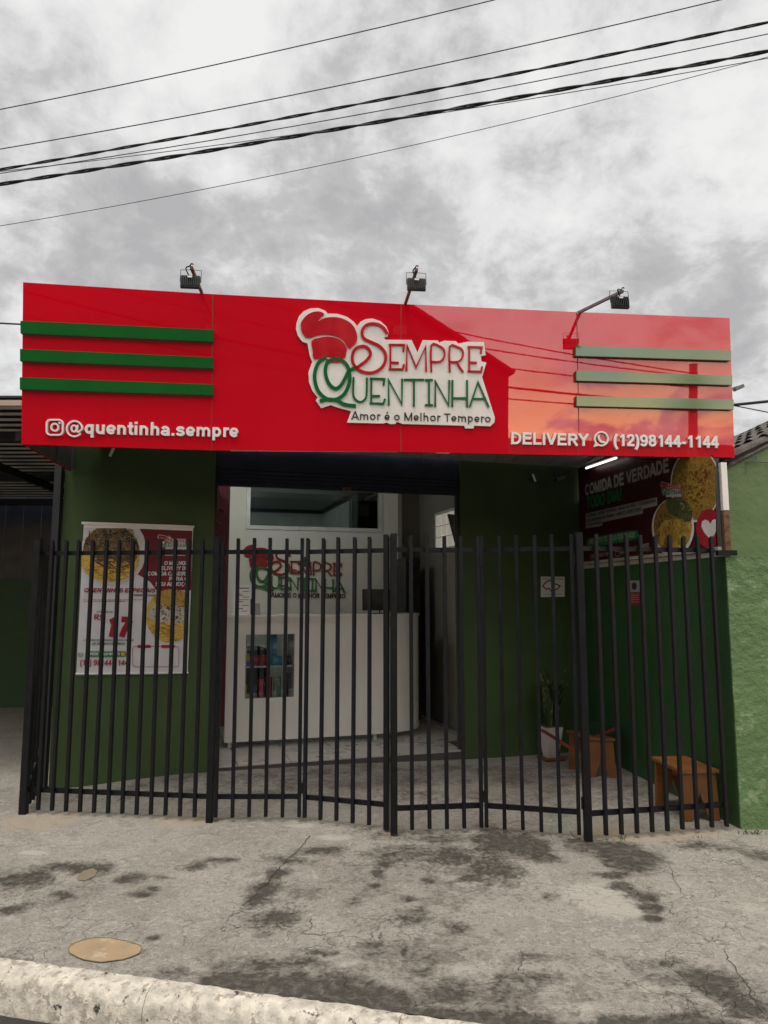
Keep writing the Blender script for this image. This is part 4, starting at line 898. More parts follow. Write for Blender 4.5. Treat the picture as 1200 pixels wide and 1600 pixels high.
# roof tiles: rows going back, each a curved tile
th = math.atan(sl); rx = Vector((math.cos(th), 0, math.sin(th))); rn_ = Vector((-math.sin(th), 0, math.cos(th)))
rpln = Plane((ra.x, GY, ra.z), rn_)
far = rpln.at(1148, 672); depth = far.y-GY+.35
RX0 = GXL+.03
MB().hexa([Vector((RX0, GY+.0, gzr(RX0)-.028)), Vector((4.4, GY, gzr(4.4)-.028)), Vector((4.4, GY+depth, gzr(4.4)-.028)), Vector((RX0, GY+depth, gzr(RX0)-.028))],
          [Vector((RX0, GY+.0, gzr(RX0)-.008)), Vector((4.4, GY, gzr(4.4)-.008)), Vector((4.4, GY+depth, gzr(4.4)-.008)), Vector((RX0, GY+depth, gzr(RX0)-.008))]).build('roof_deck', M_ctile, gh)
def tile_mesh():
    vs = []; L_ = .40; w = .085; n = 7
    for t_, k_, lift in ((0, 1, .018), (L_, .85, 0)):
        for rr in (1, .86):
            for i in range(n):
                a_ = math.pi*i/(n-1); vs.append(rx*t_+Vector((0, 1, 0))*(-math.cos(a_)*w*k_*rr)+rn_*(math.sin(a_)*.05*k_*rr+lift))
    fs = []
    for i in range(n-1):
        fs += [(i, i+1, 2*n+i+1, 2*n+i), (n+i, 3*n+i, 3*n+i+1, n+i+1), (i, n+i, n+i+1, i+1), (2*n+i, 2*n+i+1, 3*n+i+1, 3*n+i)]
    return vs, fs
tv, tf = tile_mesh(); proto_t = None; cnt = 0
for r_ in range(6):
    for c_ in range(int(depth/.19)):
        p = Vector((RX0+.01, GY+.06+c_*.19, gzr(RX0+.01)))+rx*(r_*.34)+rn_*(.004)
        if proto_t is None:
            proto_t = make('roof_tile', [v+p for v in tv], tf, M_ctile, gh, smooth=True, loc=p)
        else:
            q = link_copy(proto_t, p+Vector((random.uniform(-.01, .01), random.uniform(-.008, .008), 0)), gh); q.rotation_euler = (0, 0, random.uniform(-.03, .03))
mb = MB(); mb.tube([Vector((ra.x-.1, GY-.012, gzr(ra.x-.1)-.03)), Vector((4.3, GY-.012, gzr(4.3)-.03))], .012, 8); mb.build('verge_mortar', M_ctile, gh)
hk = atY(1182, 719, GY-.03)
mb = MB(); mb.tube([atY(1166, 722, GY-.01), atY(1175, 721, GY-.03), atY(1235, 724, GY-.03)], .005, 6); mb.tube([hk, hk+Z*.03], .006, 6); mb.tube([atY(1166, 722, GY-.012), atY(1166, 741, GY-.012)], .002, 5)
mb.build('clothes_hook', M_alu, gh)

# posts beside the side banner
pp = thing('banner_post', 'grey steel post tied to the side banner at its street end', 'post', (2.28, 4.95, 1.8))
pA = Vector((2.285, 4.935, 0))
MB().bb(pA.x-.018, pA.x+.018, pA.y-.018, pA.y+.018, LED+.036, 2.46).build('post', M_alu, pp)
for zz in (1.97, 2.32):
    MB().bar(Vector((pA.x-.025, pA.y-.03, zz)), Vector((pA.x+.03, pA.y-.022, zz)), .006, .006).build('tie', M_blk, pp)
wp = thing('white_post', 'white painted steel box post with rusted foot between banner and green gable', 'post', (2.33, 4.86, 1.8))
wpx0, wpx1 = atY(1128.5, 760, 4.80), atY(1137.5, 760, 4.80)
zt_, zm, zb_ = 2.405, atY(1132, 797, 4.8).z, LED+.036
MB().bb(wpx0.x, wpx1.x, 4.80, 4.84, zm, zt_).build('upper_box', M_white, wp)
MB().bb(wpx0.x+.001, wpx1.x-.001, 4.802, 4.838, zb_, zm-.001).build('rusted_foot', M_rust, wp)

def food_strokes(name, pl, f, cx, cy, rx, ry, n, ln, w, m, parent, off, nd, ang=(0, 180), box=None, curl=.3):
    mb = MB(); k = 0
    while k < n:
        a_ = random.uniform(0, 2*math.pi); q_ = math.sqrt(random.random()); x = cx+rx*q_*math.cos(a_); y = cy+ry*q_*math.sin(a_); th_ = R(random.uniform(*ang)); l_ = random.uniform(.5, 1)*ln
        P = [(x+l_*t_*math.cos(th_+curl*t_*2), y+l_*t_*math.sin(th_+curl*t_*2)) for t_ in (-.5, -.2, .1, .5)]
        if any(((p[0]-cx)/rx)**2+((p[1]-cy)/ry)**2 > 1 or (box and not (box[0] < p[0] < box[1] and box[2] < p[1] < box[3])) for p in P): k += .2; continue
        mb.stroke([pl.at(*f(p), off+.00002*k) for p in P], w*random.uniform(.6, 1.1), .0003, nd, cap=False); k += 1
    return mb.build(name, m, parent, kind='stuff')
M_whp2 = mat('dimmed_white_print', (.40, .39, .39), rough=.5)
# ------------------------------------------------------------------ side banner "comida de verdade"
sb = thing('side_banner', 'large maroon food banner with heart and plates fixed on the side wall', 'banner', Vector((2.1, 6.0, 1.8)))
bpl = Plane(SW0+swn*.03, swn)
def c6(p): return (880+p[0]/4.286, 690+p[1]/4.286)
def bq(px, z):     # point on banner plane below pixel column px at height z
    a_ = bpl.at(px, 800); return Vector((a_.x, a_.y, z))
q = [bq(905.5, 1.83), bq(1119, 1.83), bq(1119, 2.77), bq(905.5, 2.77)]
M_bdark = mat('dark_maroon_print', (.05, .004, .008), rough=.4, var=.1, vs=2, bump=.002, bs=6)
def bY(y, z): t = (y-SW0.y)/(SW1.y-SW0.y); b0 = SW0.lerp(SW1, t)+swn*.03; return Vector((b0.x, b0.y, z))
bq2 = [q[0], q[1], Vector((q[1].x, q[1].y, 2.46)), bY(5.16, 2.46), bY(5.165, 2.77), q[3]]
MB().prism(bq2, -swn*.004).build('sheet', M_bdark, sb)
MB().hexa([p-swn*.02 for p in (bq(904, 1.80), bq(1120, 1.80), bq(1120, 1.826), bq(904, 1.826))], [p+swn*.008 for p in (bq(904, 1.80), bq(1120, 1.80), bq(1120, 1.826), bq(904, 1.826))]).build('bottom_rod', M_conc, sb)
X6 = (105, 1022)
Y6 = (-90, 2000)
poly(bpl, clip(ell(885,290,168,250), *X6, 100), M_plate, sb, 'plate_rim', .001, f=c6)
poly(bpl, clip(ell(885,288,160,238), *X6, 100), M_food4, sb, 'noodles', .002, f=c6)
poly(bpl, clip(ell(735,575,142,195), *X6, -90, 755), M_plate, sb, 'plate_rim', .003, f=c6)
poly(bpl, smooth([(690,395),(740,375),(800,380),(850,440),(862,520),(800,540),(770,510),(720,490),(695,450)],3,True), M_food5, sb, 'greens', .005, f=c6)
poly(bpl, ell(733,565,128,180), M_food4, sb, 'stew', .004, f=c6)
poly(bpl, smooth([(640,560),(720,520),(850,540),(858,600),(820,690),(760,735),(690,725),(640,660)],3,True), M_food6, sb, 'penne', .0045, f=c6)
poly(bpl, clip(ell(975,583,85,132), *X6), M_redp, sb, 'red_disc', .005, f=c6)
heart = [(985,655),(945,610),(925,570),(930,535),(950,522),(972,530),(985,552),(1000,525),(1018,520),(1022,525),(1022,600),(1010,630)]
poly(bpl, heart, M_whp, sb, 'heart', .006, f=c6)
poly(bpl, [(150,482),(628,373),(630,428),(532,452),(535,482),(262,540),(262,562),(152,582)], M_greyp, sb, 'text_strip', .001, f=c6)
poly(bpl, smooth([(165,655),(300,622),(480,592),(498,610),(495,650),(300,690),(170,700)], 3, True), M_grp, sb, 'green_pill', .001, f=c6)
M_noy = mat('noodle_yellow', (.30, .19, .03), rough=.4, var=.4, vs=40); M_nod = mat('stew_brown', (.14, .045, .015), rough=.4, var=.4, vs=40)
food_strokes('noodle_strands', bpl, c6, 885, 288, 155, 232, 130, 70, .010, M_noy, sb, .0024, swn, (20, 160), (740, 1020, 103, 520), .8)
food_strokes('meat_pieces', bpl, c6, 880, 300, 110, 190, 60, 45, .013, M_nod, sb, .0030, swn, (20, 160), (740, 1020, 103, 500), .6)
food_strokes('penne_pieces', bpl, c6, 760, 620, 100, 105, 45, 45, .022, M_noy, sb, .0056, swn, (20, 100), None, .2)
food_strokes('meat_pieces', bpl, c6, 680, 600, 70, 120, 35, 40, .016, M_nod, sb, .0055, swn, (40, 120), None, .3)
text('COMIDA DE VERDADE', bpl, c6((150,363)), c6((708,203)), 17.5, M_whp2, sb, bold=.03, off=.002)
text('TODO DIA!', bpl, c6((157,452)), c6((388,395)), 18, M_grp, sb, bold=.03, shear=.15, off=.002)
text('FEIJOADA - FEIJÃO TROPEIRO - BAIÃO DE DOIS - DOBRADINHA', bpl, c6((160,508)), c6((620,405)), 4.6, M_dgp, sb, bold=.02, off=.002, single=True, name='small_print')
text('ESCONDIDINHO DE FRANGO - ARROZ CARRETEIRO', bpl, c6((160,540)), c6((524,462)), 4.6, M_dgp, sb, bold=.02, off=.002, single=True, name='small_print')
text('E MUITO MAIS!', bpl, c6((160,570)), c6((254,550)), 4.6, M_dgp, sb, bold=.02, off=.002, single=True, name='small_print')
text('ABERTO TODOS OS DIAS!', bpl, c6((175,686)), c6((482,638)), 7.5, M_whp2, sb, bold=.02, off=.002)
text('(12) 98144-1144', bpl, c6((185,782)), c6((312,765)), 6, M_whp2, sb, bold=.01, off=.002, single=True, name='phone_number')
text('@QUENTINHA.SEMPRE', bpl, c6((385,752)), c6((575,705)), 6, M_whp2, sb, bold=.01, off=.002, single=True, name='account_name')
mb = MB(); mb.stroke([bpl.at(*c6(p), .002) for p in rrect(350, 735, 378, 768, 8)], .006, .001, swn, closed=True); mb.build('camera_icon', M_whp2, sb)
def mini6(p): return c6((650+(p[0]-75)/1035*140, 268+(p[1]-41)/625*112-(p[0]-75)/1035*10))
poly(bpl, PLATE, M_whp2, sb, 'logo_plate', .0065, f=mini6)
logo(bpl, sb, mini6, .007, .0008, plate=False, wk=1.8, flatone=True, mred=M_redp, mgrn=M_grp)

# tube lamp above the banner
tl = thing('tube_lamp', 'lit white tube lamp under the canopy above the side banner', 'lamp', (2.0, 6.2, 2.7))
ta, tb = bpl.at(916, 731.5, .06), bpl.at(963, 715.5, .06)
MB().tube([ta, tb], .010, 10).build('tube', emis('tube_glow_canopy', (1, .98, .93), 1.15), tl)
MB().bar(ta-(tb-ta)*.15+Z*.022, tb+(tb-ta)*.05+Z*.022, .03, .016).build('fitting', M_alu, tl)

# small motion lamps and camera under the canopy
def spot(label, px, py, plane, off):
    c = plane.at(px, py, off); x = FU
    r_ = thing('wall_spot', label, 'lamp', c, 'small slanted lamps high on the front wall')
    d = (Z*.9+x*(-.35)).normalized() if px > 500 else (Z*.9+x*.35).normalized(); s_ = d.cross(FIN).normalized()
    MB().box(c, d*.045, s_*.016, FIN*.016).build('housing', M_dark, r_, bevel=.003)
    MB().box(c-FIN*.0175, d*.040, s_*.012, FIN*.001).build('lens', M_whitel, r_)
    MB().bar(c, c+FIN*(off-.002), .012, .012).build('stem', M_dark, r_)
spot('small slanted lamp high on the green wall above the hanging banner', 175, 707, facade, .10)
spot('small slanted lamp high on the green wall right of the doorway', 833, 747, facade, .10)
cc = facade.at(877, 747, .16)
cm = thing('security_camera', 'small grey security camera with loose wires in the canopy corner', 'camera', cc)
MB().tube([cc-Vector((.06, .03, .02)), cc+Vector((.03, 0, .012))], .022, 12).build('body', M_alu, cm, smooth=True)
MB().tube([cc-Vector((.063, .032, .021)), cc-Vector((.059, .03, .02))], .018, 12).build('lens', M_screen, cm)
MB().bar(cc, cc+FIN*.155+Z*.03, .012, .012).build('bracket', M_alu, cm)
mb = MB(); mb.tube(smooth([tuple(cc+Vector((.03, 0, .012))), tuple(cc+Vector((.0, .03, -.03))), tuple(cc+Vector((-.06, .05, .05))), tuple(facade.at(862, 735, .03))], 5), .0025, 5)
mb.tube(smooth([tuple(cc+Vector((.03, 0, .012))), tuple(facade.at(892, 735, .08)), tuple(facade.at(903, 729, .05))], 5), .003, 5); mb.build('wires', M_cableg, cm)

# notice plate with state outline, small red notice
npz = Plane(fp(0, -.004, 0), -FIN)
nt = thing('notice_plate', 'white square notice with red state map outline on the right front wall', 'sign', facade.at(863, 932))
P = [facade.at(*p, .001) for p in ((845,933),(882,932.5),(882,901),(845,901))]
MB().hexa(P, [p-FIN*.004 for p in P]).build('plate', M_whitel, nt)
def cn(p): return (720+p[0]/2.5, 680+p[1]/2.5)
outl = [(320,590),(333,573),(345,568),(362,570),(366,580),(388,588),(378,600),(366,605),(352,608),(345,598),(334,602)]
mb = MB(); mb.stroke([facade.at(*cn(p), .0055) for p in outl], .012, .001, -FIN, closed=True); mb.build('state_outline', M_redp, nt)
text('ESTADO DE SAO PAULO', facade, (847.5, 905.5), (880, 905.5), 2.4, M_dgp, nt, off=.0056, single=True, name='small_print')
mb = MB(); mb.stroke([facade.at(*p, .0055) for p in ((850,928.5),(878,928.2))], .003, .0008, -FIN); mb.build('underline', M_dgp, nt)
rn = thing('red_notice', 'small red notice plate on the side wall under the banner', 'sign', sidewall.at(992, 945))
for a_, b_, c_, d_, nm, m in ((983.5, 907, 1001, 925, 'emblem_plate', M_greyp), (983.5, 926, 1001, 945, 'red_plate', M_redp)):
    P = [sidewall.at(*p, .001) for p in ((a_, d_), (c_, d_), (c_, b_), (a_, b_))]
    MB().hexa(P, [p+swn*.004 for p in P]).build(nm, m, rn)
P = [sidewall.at(*p, .0052) for p in ell(991, 899+17, 4, 6, 16)]
MB().add(P, [tuple(range(16))]).build('emblem', M_blk, rn)
mb = MB()
for k in range(4): mb.stroke([sidewall.at(986, 930+k*3.6, .0052), sidewall.at(998, 929.6+k*3.6, .0052)], .006, .0006, swn)
mb.build('text_lines', M_greyp, rn)

# ------------------------------------------------------------------ hanging banner
M_fry = mat('fries_highlight', (.68, .46, .10), rough=.4, var=.3, vs=30); M_fryd = mat('fries_shade', (.40, .20, .03), rough=.4, var=.3, vs=30)
M_meat = mat('beef_brown', (.10, .05, .025), rough=.4, var=.4, vs=40); M_noo = mat('noodle_tan', (.34, .25, .12), rough=.4, var=.4, vs=40); M_meatd = mat('beef_dark', (.035, .022, .015), rough=.4)
hb = thing('hanging_banner', 'white and maroon hanging food banner priced 17 on the left green wall', 'banner', facade.at(205, 1055, .02))
hp = Plane(fp(0, -.022, 0), -FIN)
def c5(p): return (100+p[0]/5.217, 790+p[1]/5.217)
nx, nz = 16, 24; A, B, C, D = hp.at(118.8, 1055.5), hp.at(293.4, 1053), hp.at(302, 826), hp.at(130.5, 823.5)
vs = []
for j in range(nz+1):
    for i in range(nx+1):
        s_, t_ = i/nx, j/nz
        p = A.lerp(B, s_).lerp(D.lerp(C, s_), t_); vs.append(p+FIN*.006*(1+math.sin(s_*7+t_*2))*(1-t_))
n0 = len(vs); make('sheet', vs, [(j*(nx+1)+i, j*(nx+1)+i+1, (j+1)*(nx+1)+i+1, (j+1)*(nx+1)+i) for j in range(nz) for i in range(nx)], M_vinyl, hb, smooth=True)
mb = MB(); mb.bar(hp.at(127.5, 817, .0), hp.at(303.5, 823.3, .0), .016, .02); mb.build('top_rod', M_whitel, hb)
poly(hp, [(160,150),(1052,184),(1048,205),(160,180)], M_whitel, hb, 'top_hem', .0015, f=c5)
mb = MB(); mb.tube([hp.at(118, 1053, .003), hp.at(294.5, 1051, .003)], .006, 8); mb.build('bottom_rod', M_whitel, hb)
mb = MB(); mb.tube([hp.at(128.5, 815), hp.at(192, 801.5, -.015), hp.at(247.5, 802.5, -.015), hp.at(302.5, 821)], .0015, 5); mb.build('cord', M_cableg, hb)
M_grad = mat('banner_dark_red_print', (.20, .012, .022), rough=.45, var=.35, vs=1.6)
poly(hp, [(600,560),(640,500),(662,420),(668,330),(650,250),(615,188),(1046,206),(1036,690),(985,688),(860,690),(790,720),(755,690),(700,620)], M_grad, hb, 'maroon_field', .0015, f=c5)
X5 = (150, 1014)
poly(hp, clip(ell(395,395,268,255), 148, 2000, 183), M_plate, hb, 'plate_rim', .0025, f=c5)
poly(hp, clip(ell(385,380,232,228), 148, 2000, 184, 500), M_food1, hb, 'beef_noodles', .0035, f=c5)
fr = clip(ell(375,440,240,185), 142, 2000, 400); poly(hp, [p for p in fr], M_food2, hb, 'fries', .0045, f=c5)
poly(hp, smooth([(240,400),(420,390),(590,400),(560,480),(470,545),(390,540),(300,490),(245,450)], 3, True), M_food1, hb, 'beef_strips', .0055, f=c5)
poly(hp, clip(ell(862,900,197,215), *X5), M_food2, hb, 'fries', .0035, f=c5)
poly(hp, clip(ell(866,880,182,90), *X5), M_food3, hb, 'rice_and_beef', .0045, f=c5)
poly(hp, clip(ell(880,760,150,78), *X5), M_food6, hb, 'toasted_flour', .005, f=c5)
food_strokes('fries_pieces', hp, c5, 378, 445, 228, 178, 60, 110, .010, M_fry, hb, .0047, -FIN, (-20, 60), (146, 620, 430, 625), .1)
food_strokes('fries_pieces', hp, c5, 378, 445, 228, 178, 30, 110, .009, M_fryd, hb, .0062, -FIN, (-20, 60), (146, 620, 470, 625), .1)
food_strokes('noodle_strands', hp, c5, 385, 300, 225, 160, 110, 60, .005, M_noo, hb, .0066, -FIN, (0, 180), (152, 615, 188, 400), .9)
food_strokes('beef_pieces', hp, c5, 385, 300, 225, 160, 70, 50, .008, M_meatd, hb, .0068, -FIN, (0, 180), (152, 615, 188, 400), .5)
food_strokes('beef_pieces', hp, c5, 420, 440, 170, 95, 40, 70, .010, M_meat, hb, .0064, -FIN, (-30, 50), None, .4)
food_strokes('fries_pieces', hp, c5, 862, 1010, 160, 95, 45, 110, .010, M_fry, hb, .0047, -FIN, (-20, 30), (690, 1010, 950, 1105), .1)
food_strokes('fries_pieces', hp, c5, 862, 1010, 160, 95, 20, 90, .008, M_fryd, hb, .0062, -FIN, (-20, 30), (690, 1010, 950, 1105), .1)
food_strokes('rice_grains', hp, c5, 866, 880, 170, 85, 110, 22, .005, M_whp, hb, .0058, -FIN, (0, 180), (690, 1010, 800, 965), .3)
food_strokes('beef_pieces', hp, c5, 866, 880, 170, 85, 60, 30, .007, M_meat, hb, .0059, -FIN, (0, 180), (690, 1010, 800, 965), .3)
T = lambda s_, L_, R_, cap, m, **k: text(s_, hp, c5(L_), c5(R_), cap/5.217, m, hb, off=k.pop('off', .004), **k)
T('QUENTINHAS ESPECIAIS', (163,706), (738,708), 34, M_redp, bold=.03, shear=.25)
T('TODOS OS DIAS', (555,738), (740,740), 17, M_dgp, bold=.02, shear=.2, single=True, name='small_print')
mb = MB()
for yy, x_e in ((768, 645), (780, 505)):
    x_ = 160
    while x_ < x_e:
        w_ = random.uniform(8, 26); mb.stroke([hp.at(*c5((x_, yy)), .004), hp.at(*c5((min(x_+w_, x_e), yy)), .004)], .0045, .0004, -FIN, cap=False); x_ += w_+6
mb.build('fine_print', M_redp, hb)
T('A PARTIR DE', (268,873), (397,874), 15, M_dgp, single=True, name='small_print', bold=.01)
T('R$', (246,932), (322,932), 46, M_redp, bold=.02)
T('17', (338,1070), (520,1070), 158, M_redp, bold=.05, shear=.2)
T('+ OPÇÕES DE CARDÁPIO TODOS OS DIAS', (152,1103), (565,1103), 14, M_dgp, bold=.02, shear=.2, single=True, name='small_print')
T('DE DOMINGO A DOMINGO', (232,1134), (490,1134), 18, M_dgp, bold=.02, shear=.2, single=True, name='small_print')
poly(hp, rrect(180,1188,506,1231,14), M_grp, hb, 'green_pill', .003, f=c5)
T('PEDE PELO WHATS', (212,1220), (452,1220), 22, M_whp, bold=.03, shear=.15)
poly(hp, ell(481,1209,17,17,18), M_orange, hb, 'orange_dot', .004, f=c5)
mb = MB(); mb.stroke([hp.at(*c5(p), .003) for p in ell(135,1217,17,17,20)], .0022*2, .0006, -FIN, closed=True); mb.stroke([hp.at(*c5(p), .003) for p in ((128,1209),(130,1219),(142,1226))], .004, .0006, -FIN); mb.build('telephone_icon', M_grp, hb)
T('(12) 98144-1144', (132,1303), (520,1303), 46, M_redp, bold=.01)
mb = MB(); mb.stroke([hp.at(*c5(p), .003) for p in rrect(560,1148,936,1314,20)], .0035, .0006, -FIN, closed=True); mb.build('code_frame', M_redp, hb)
for a_, b_ in ((598,710), (792,903)): poly(hp, rrect(a_,1136,b_,1160,10), M_redp, hb, 'red_tab', .0045, f=c5)
poly(hp, [(823,402),(988,403),(988,408),(823,407)], M_whp, hb, 'divider_line', .0025, f=c5)
for s_, x0, x1, yy in (('O MELHOR', 818, 1012, 484), ('DELIVERY DE', 762, 1012, 526), ('COMIDA CASEIRA', 682, 1012, 570), ('PARA O', 856, 1010, 612), ('SEU ALMOÇO', 746, 1010, 655)):
    T(s_, (x0, yy), (x1, yy), 32, M_whp, bold=.03, shear=.12)
def mini5(p): return c5((762+(p[0]-75)/1035*245, 235+(p[1]-41)/625*125))
poly(hp, PLATE, M_whp, hb, 'logo_plate', .003, f=mini5)
logo(hp, hb, mini5, .0035, .0006, plate=False, wk=1.6, flatone=True, mred=M_redp, mgrn=M_grp)

# ------------------------------------------------------------------ counter
CWt = (atZ(352, 1170, FZ)-fp(0, 0, 0)).dot(FIN); c_s0 = fs_of(atZ(352, 1170, FZ)); c_s1 = fs_of(atZ(598, 1157, FZ)); 
cpl = fplane(CWt); CTZ = cpl.at(352, 962).z
ct = thing('reception_counter', 'cream reception counter with rounded end and glazed display box behind the gate', 'counter', fp((c_s0+c_s1)/2, CWt, FZ))
BZ = FZ+.055
dA, dB, dC = cpl.at(384.5, 991.6), cpl.at(460.5, 991.6), cpl.at(381.5, 1092)
ds0, ds1, dz1, dz0 = fs_of(dA), fs_of(dB), dA.z, dC.z
end_s = fs_of(atZ(652, 1140, FZ)); end_w = (atZ(652, 1140, FZ)-fp(0, 0, 0)).dot(FIN)
s_pl = [ds0-.001, ds1+.001]
for a_, b_, z0, z1 in ((c_s0, ds0, BZ, CTZ-.02), (ds1, c_s1, BZ, CTZ-.02), (ds0+.0005, ds1-.0005, BZ, dz0), (ds0+.0005, ds1-.0005, dz1, CTZ-.02)):
    mb = MB(); fbox(mb, a_, b_, CWt, CWt+.018, z0, z1); mb.build('front_panel', M_counter, ct)
mb = MB(); fbox(mb, c_s0, c_s1, CWt-.004, CWt+.014, BZ-.001, BZ+.11); mb.build('plinth_band', M_counter, ct)
mb = MB(); fbox(mb, c_s0-.012, c_s0-.0005, CWt, CWt+.55, BZ, CTZ-.02); mb.build('side_panel', M_counter, ct)
# rounded end
cur = [(c_s1+.0005, CWt)]
for i in range(1, 11):
    a_ = math.pi/2*i/10; cur.append((c_s1+(end_s-c_s1)*math.sin(a_), CWt+(end_w-CWt)*(1-math.cos(a_))))
cur.append((end_s, end_w+.25))
n = len(cur); vs = [fp(s_, w_, z_) for z_ in (BZ, CTZ-.02) for s_, w_ in cur]+[fp(s_-.02 if i else s_, w_+.02, z_) for z_ in (BZ, CTZ-.02) for i, (s_, w_) in enumerate(cur)]
fs = [(i, i+1, n+i+1, n+i) for i in range(n-1)]+[(2*n+i, 3*n+i, 3*n+i+1, 2*n+i+1) for i in range(n-1)]+[(n+i, n+i+1, 3*n+i+1, 3*n+i) for i in range(n-1)]+[(i, 2*n+i, 2*n+i+1, i+1) for i in range(n-1)]+[(0, n, 3*n, 2*n), (n-1, 3*n-1, 4*n-1, 2*n-1)]
make('curved_end_panel', vs, fs, M_counter, ct, smooth=True)
top = [fp(c_s0-.015, CWt-.012, CTZ-.0195), fp(c_s1, CWt-.012, CTZ-.0195)]+[fp(s_+.01, w_-.008, CTZ-.0195) for s_, w_ in cur[2:]]+[fp(end_s-.42, end_w+.25, CTZ-.0195), fp(c_s1-.1, CWt+.45, CTZ-.0195), fp(c_s0-.015, CWt+.45, CTZ-.0195)]
MB().prism(top, Z*.0195).build('counter_top', M_counter, ct)
for s_ in (c_s0+.04, (c_s0+c_s1)/2, c_s1-.05, end_s-.03):
    w_ = CWt+.04 if s_ < c_s1 else end_w
    mb = MB(); fbox(mb, s_-.015, s_+.015, w_, w_+.03, FZ+.001, BZ-.002); mb.build('foot', M_counter, ct)
# display box
M_dbox = mat('display_inside', (.50, .50, .46), rough=.5)
mb = MB(); fbox(mb, ds0, ds0+.012, CWt+.019, CWt+.33, dz0-.02, dz1+.02); mb.build('display_side', M_dbox, ct)
mb = MB(); fbox(mb, ds1-.012, ds1, CWt+.019, CWt+.33, dz0-.02, dz1+.02); mb.build('display_side', M_dbox, ct)
zs = cpl.at(420, 1041).z-.004
mb = MB(); fbox(mb, ds0+.013, ds1-.013, CWt+.02, CWt+.3, dz0-.015, dz0-.003); mb.build('display_floor', M_dbox, ct)
mb = MB(); fbox(mb, ds0+.013, ds1-.013, CWt+.02, CWt+.3, zs-.008, zs+.004); mb.build('shelf', M_whitel, ct)
mb = MB(); fbox(mb, ds0+.001, ds1-.001, CWt+.006, CWt+.010, dz0+.001, dz1-.001); mb.build('display_glass', M_dglass, ct)
# goods
def dpx(px): return fs_of(cpl.at(px, 1040))
def pack(px0, px1, h, shelf, m, label, w=.07, kind='snack_pack', cat='snack', depth=.06, style=0):
    s0, s1 = dpx(px0)+.002, dpx(px1)-.002; s0 = max(s0, ds0+.016); s1 = min(s1, ds1-.016); z0 = (zs+.0045) if shelf else dz0-.0025
    root_mb = MB(); n_ = 6
    if style == 0:     # pillow bag: bulging body with crimped ends
        vs = []; 
        for j in range(n_+1):
            t_ = j/n_; b_ = depth/2*math.sin(math.pi*min(1, max(0, t_)))**.6+.003; z_ = z0+h*t_
            for (a_, c_) in ((0, -.3), (.2, -1), (.8, -1), (1, -.3), (1, .3), (.8, 1), (.2, 1), (0, .3)):
                vs.append(fp(s0+(s1-s0)*a_, CWt+w+depth/2+b_*c_, z_))
        fs = [(j*8+i, j*8+(i+1) % 8, (j+1)*8+(i+1) % 8, (j+1)*8+i) for j in range(n_) for i in range(8)]+[tuple(range(7, -1, -1)), tuple(n_*8+i for i in range(8))]
        o = make(kind, vs, fs, m, None, smooth=True, loc=fp((s0+s1)/2, CWt+w+depth/2, z0))
    else:
        fbox(root_mb, s0, s1, CWt+w, CWt+w+depth, z0, z0+h*.9); fbox(root_mb, s0+.004, s1-.004, CWt+w+.004, CWt+w+depth-.004, z0+h*.9+.0005, z0+h)
        o = root_mb.build(kind, m, None, loc=fp((s0+s1)/2, CWt+w+depth/2, z0), bevel=.002)
    tag(o, label, cat, 'snacks in the counter display')
pack(383, 392, .11, 1, M_yel, 'small yellow box at the left end of the upper display shelf', kind='snack_box', style=1)
pack(384, 391, .05, 1, M_blue, 'tiny blue box in front of the yellow one on the upper shelf', w=.03, depth=.03, kind='snack_box', style=1)
pack(395, 409, .10, 1, M_pk, 'left one of two red snack bags on the upper display shelf')
pack(409, 423, .10, 1, M_pk, 'right one of two red snack bags on the upper display shelf')
pack(423, 436, .29, 1, M_cyan, 'tall cyan snack box standing in the upper display shelf', w=.13, kind='snack_box', style=1)
pack(424, 443, .09, 1, M_cyan, 'low pale cyan snack bag in front of the tall cyan box', w=.04)
pack(446, 459, .09, 1, M_dpk, 'dark snack bag at the right end of the upper display shelf')
pack(380.5, 388, .13, 0, M_yel, 'tall yellow box at the left end of the lower display shelf', kind='snack_box', style=1)
pack(393, 403, .12, 0, M_blue, 'blue snack bag on the lower display shelf')
pack(404, 416, .17, 0, M_pk, 'left red snack bag on the lower display shelf beside the blue one')
pack(416, 428, .19, 0, M_pk, 'right red snack bag on the lower shelf beside the green one')
pack(429, 442, .19, 0, M_gpk, 'pale green snack bag on the lower display shelf')
pack(446, 459, .22, 0, M_dpk, 'dark maroon snack bag at the right end of the lower shelf')
# chair behind the display
ch = thing('office_chair', 'black office chair behind the counter seen through the display box', 'chair', fp(dpx(398), CWt+.75, FZ))
sc_ = dpx(400)
cb = MB(); vs = []
for j in range(7):
    for i in range(7):
        a_, b_ = i/6*2-1, j/6*2-1; k_ = 1-.10*(abs(a_)**4+abs(b_)**4)
        vs.append(fp(sc_+.20*a_*k_, CWt+.60-.04*a_*a_, .78+.22*b_*k_))
nn = len(vs); vs += [v+FIN*.05 for v in vs]
fs = [(j*7+i, j*7+i+1, (j+1)*7+i+1, (j+1)*7+i) for j in range(6) for i in range(6)]+[(nn+j*7+i, nn+(j+1)*7+i, nn+(j+1)*7+i+1, nn+j*7+i+1) for j in range(6) for i in range(6)]
ring = list(range(7))+[j*7+6 for j in range(1, 7)]+[42+i for i in range(5, -1, -1)]+[j*7 for j in range(5, 0, -1)]
fs += [(ring[i], ring[(i+1) % len(ring)], nn+ring[(i+1) % len(ring)], nn+ring[i]) for i in range(len(ring))]
make('backrest', vs, fs, M_screen, ch, smooth=True)
mb = MB(); fbox(mb, sc_-.22, sc_+.22, CWt+.68, CWt+1.08, .46, .52); mb.build('seat', M_screen, ch, bevel=.02)
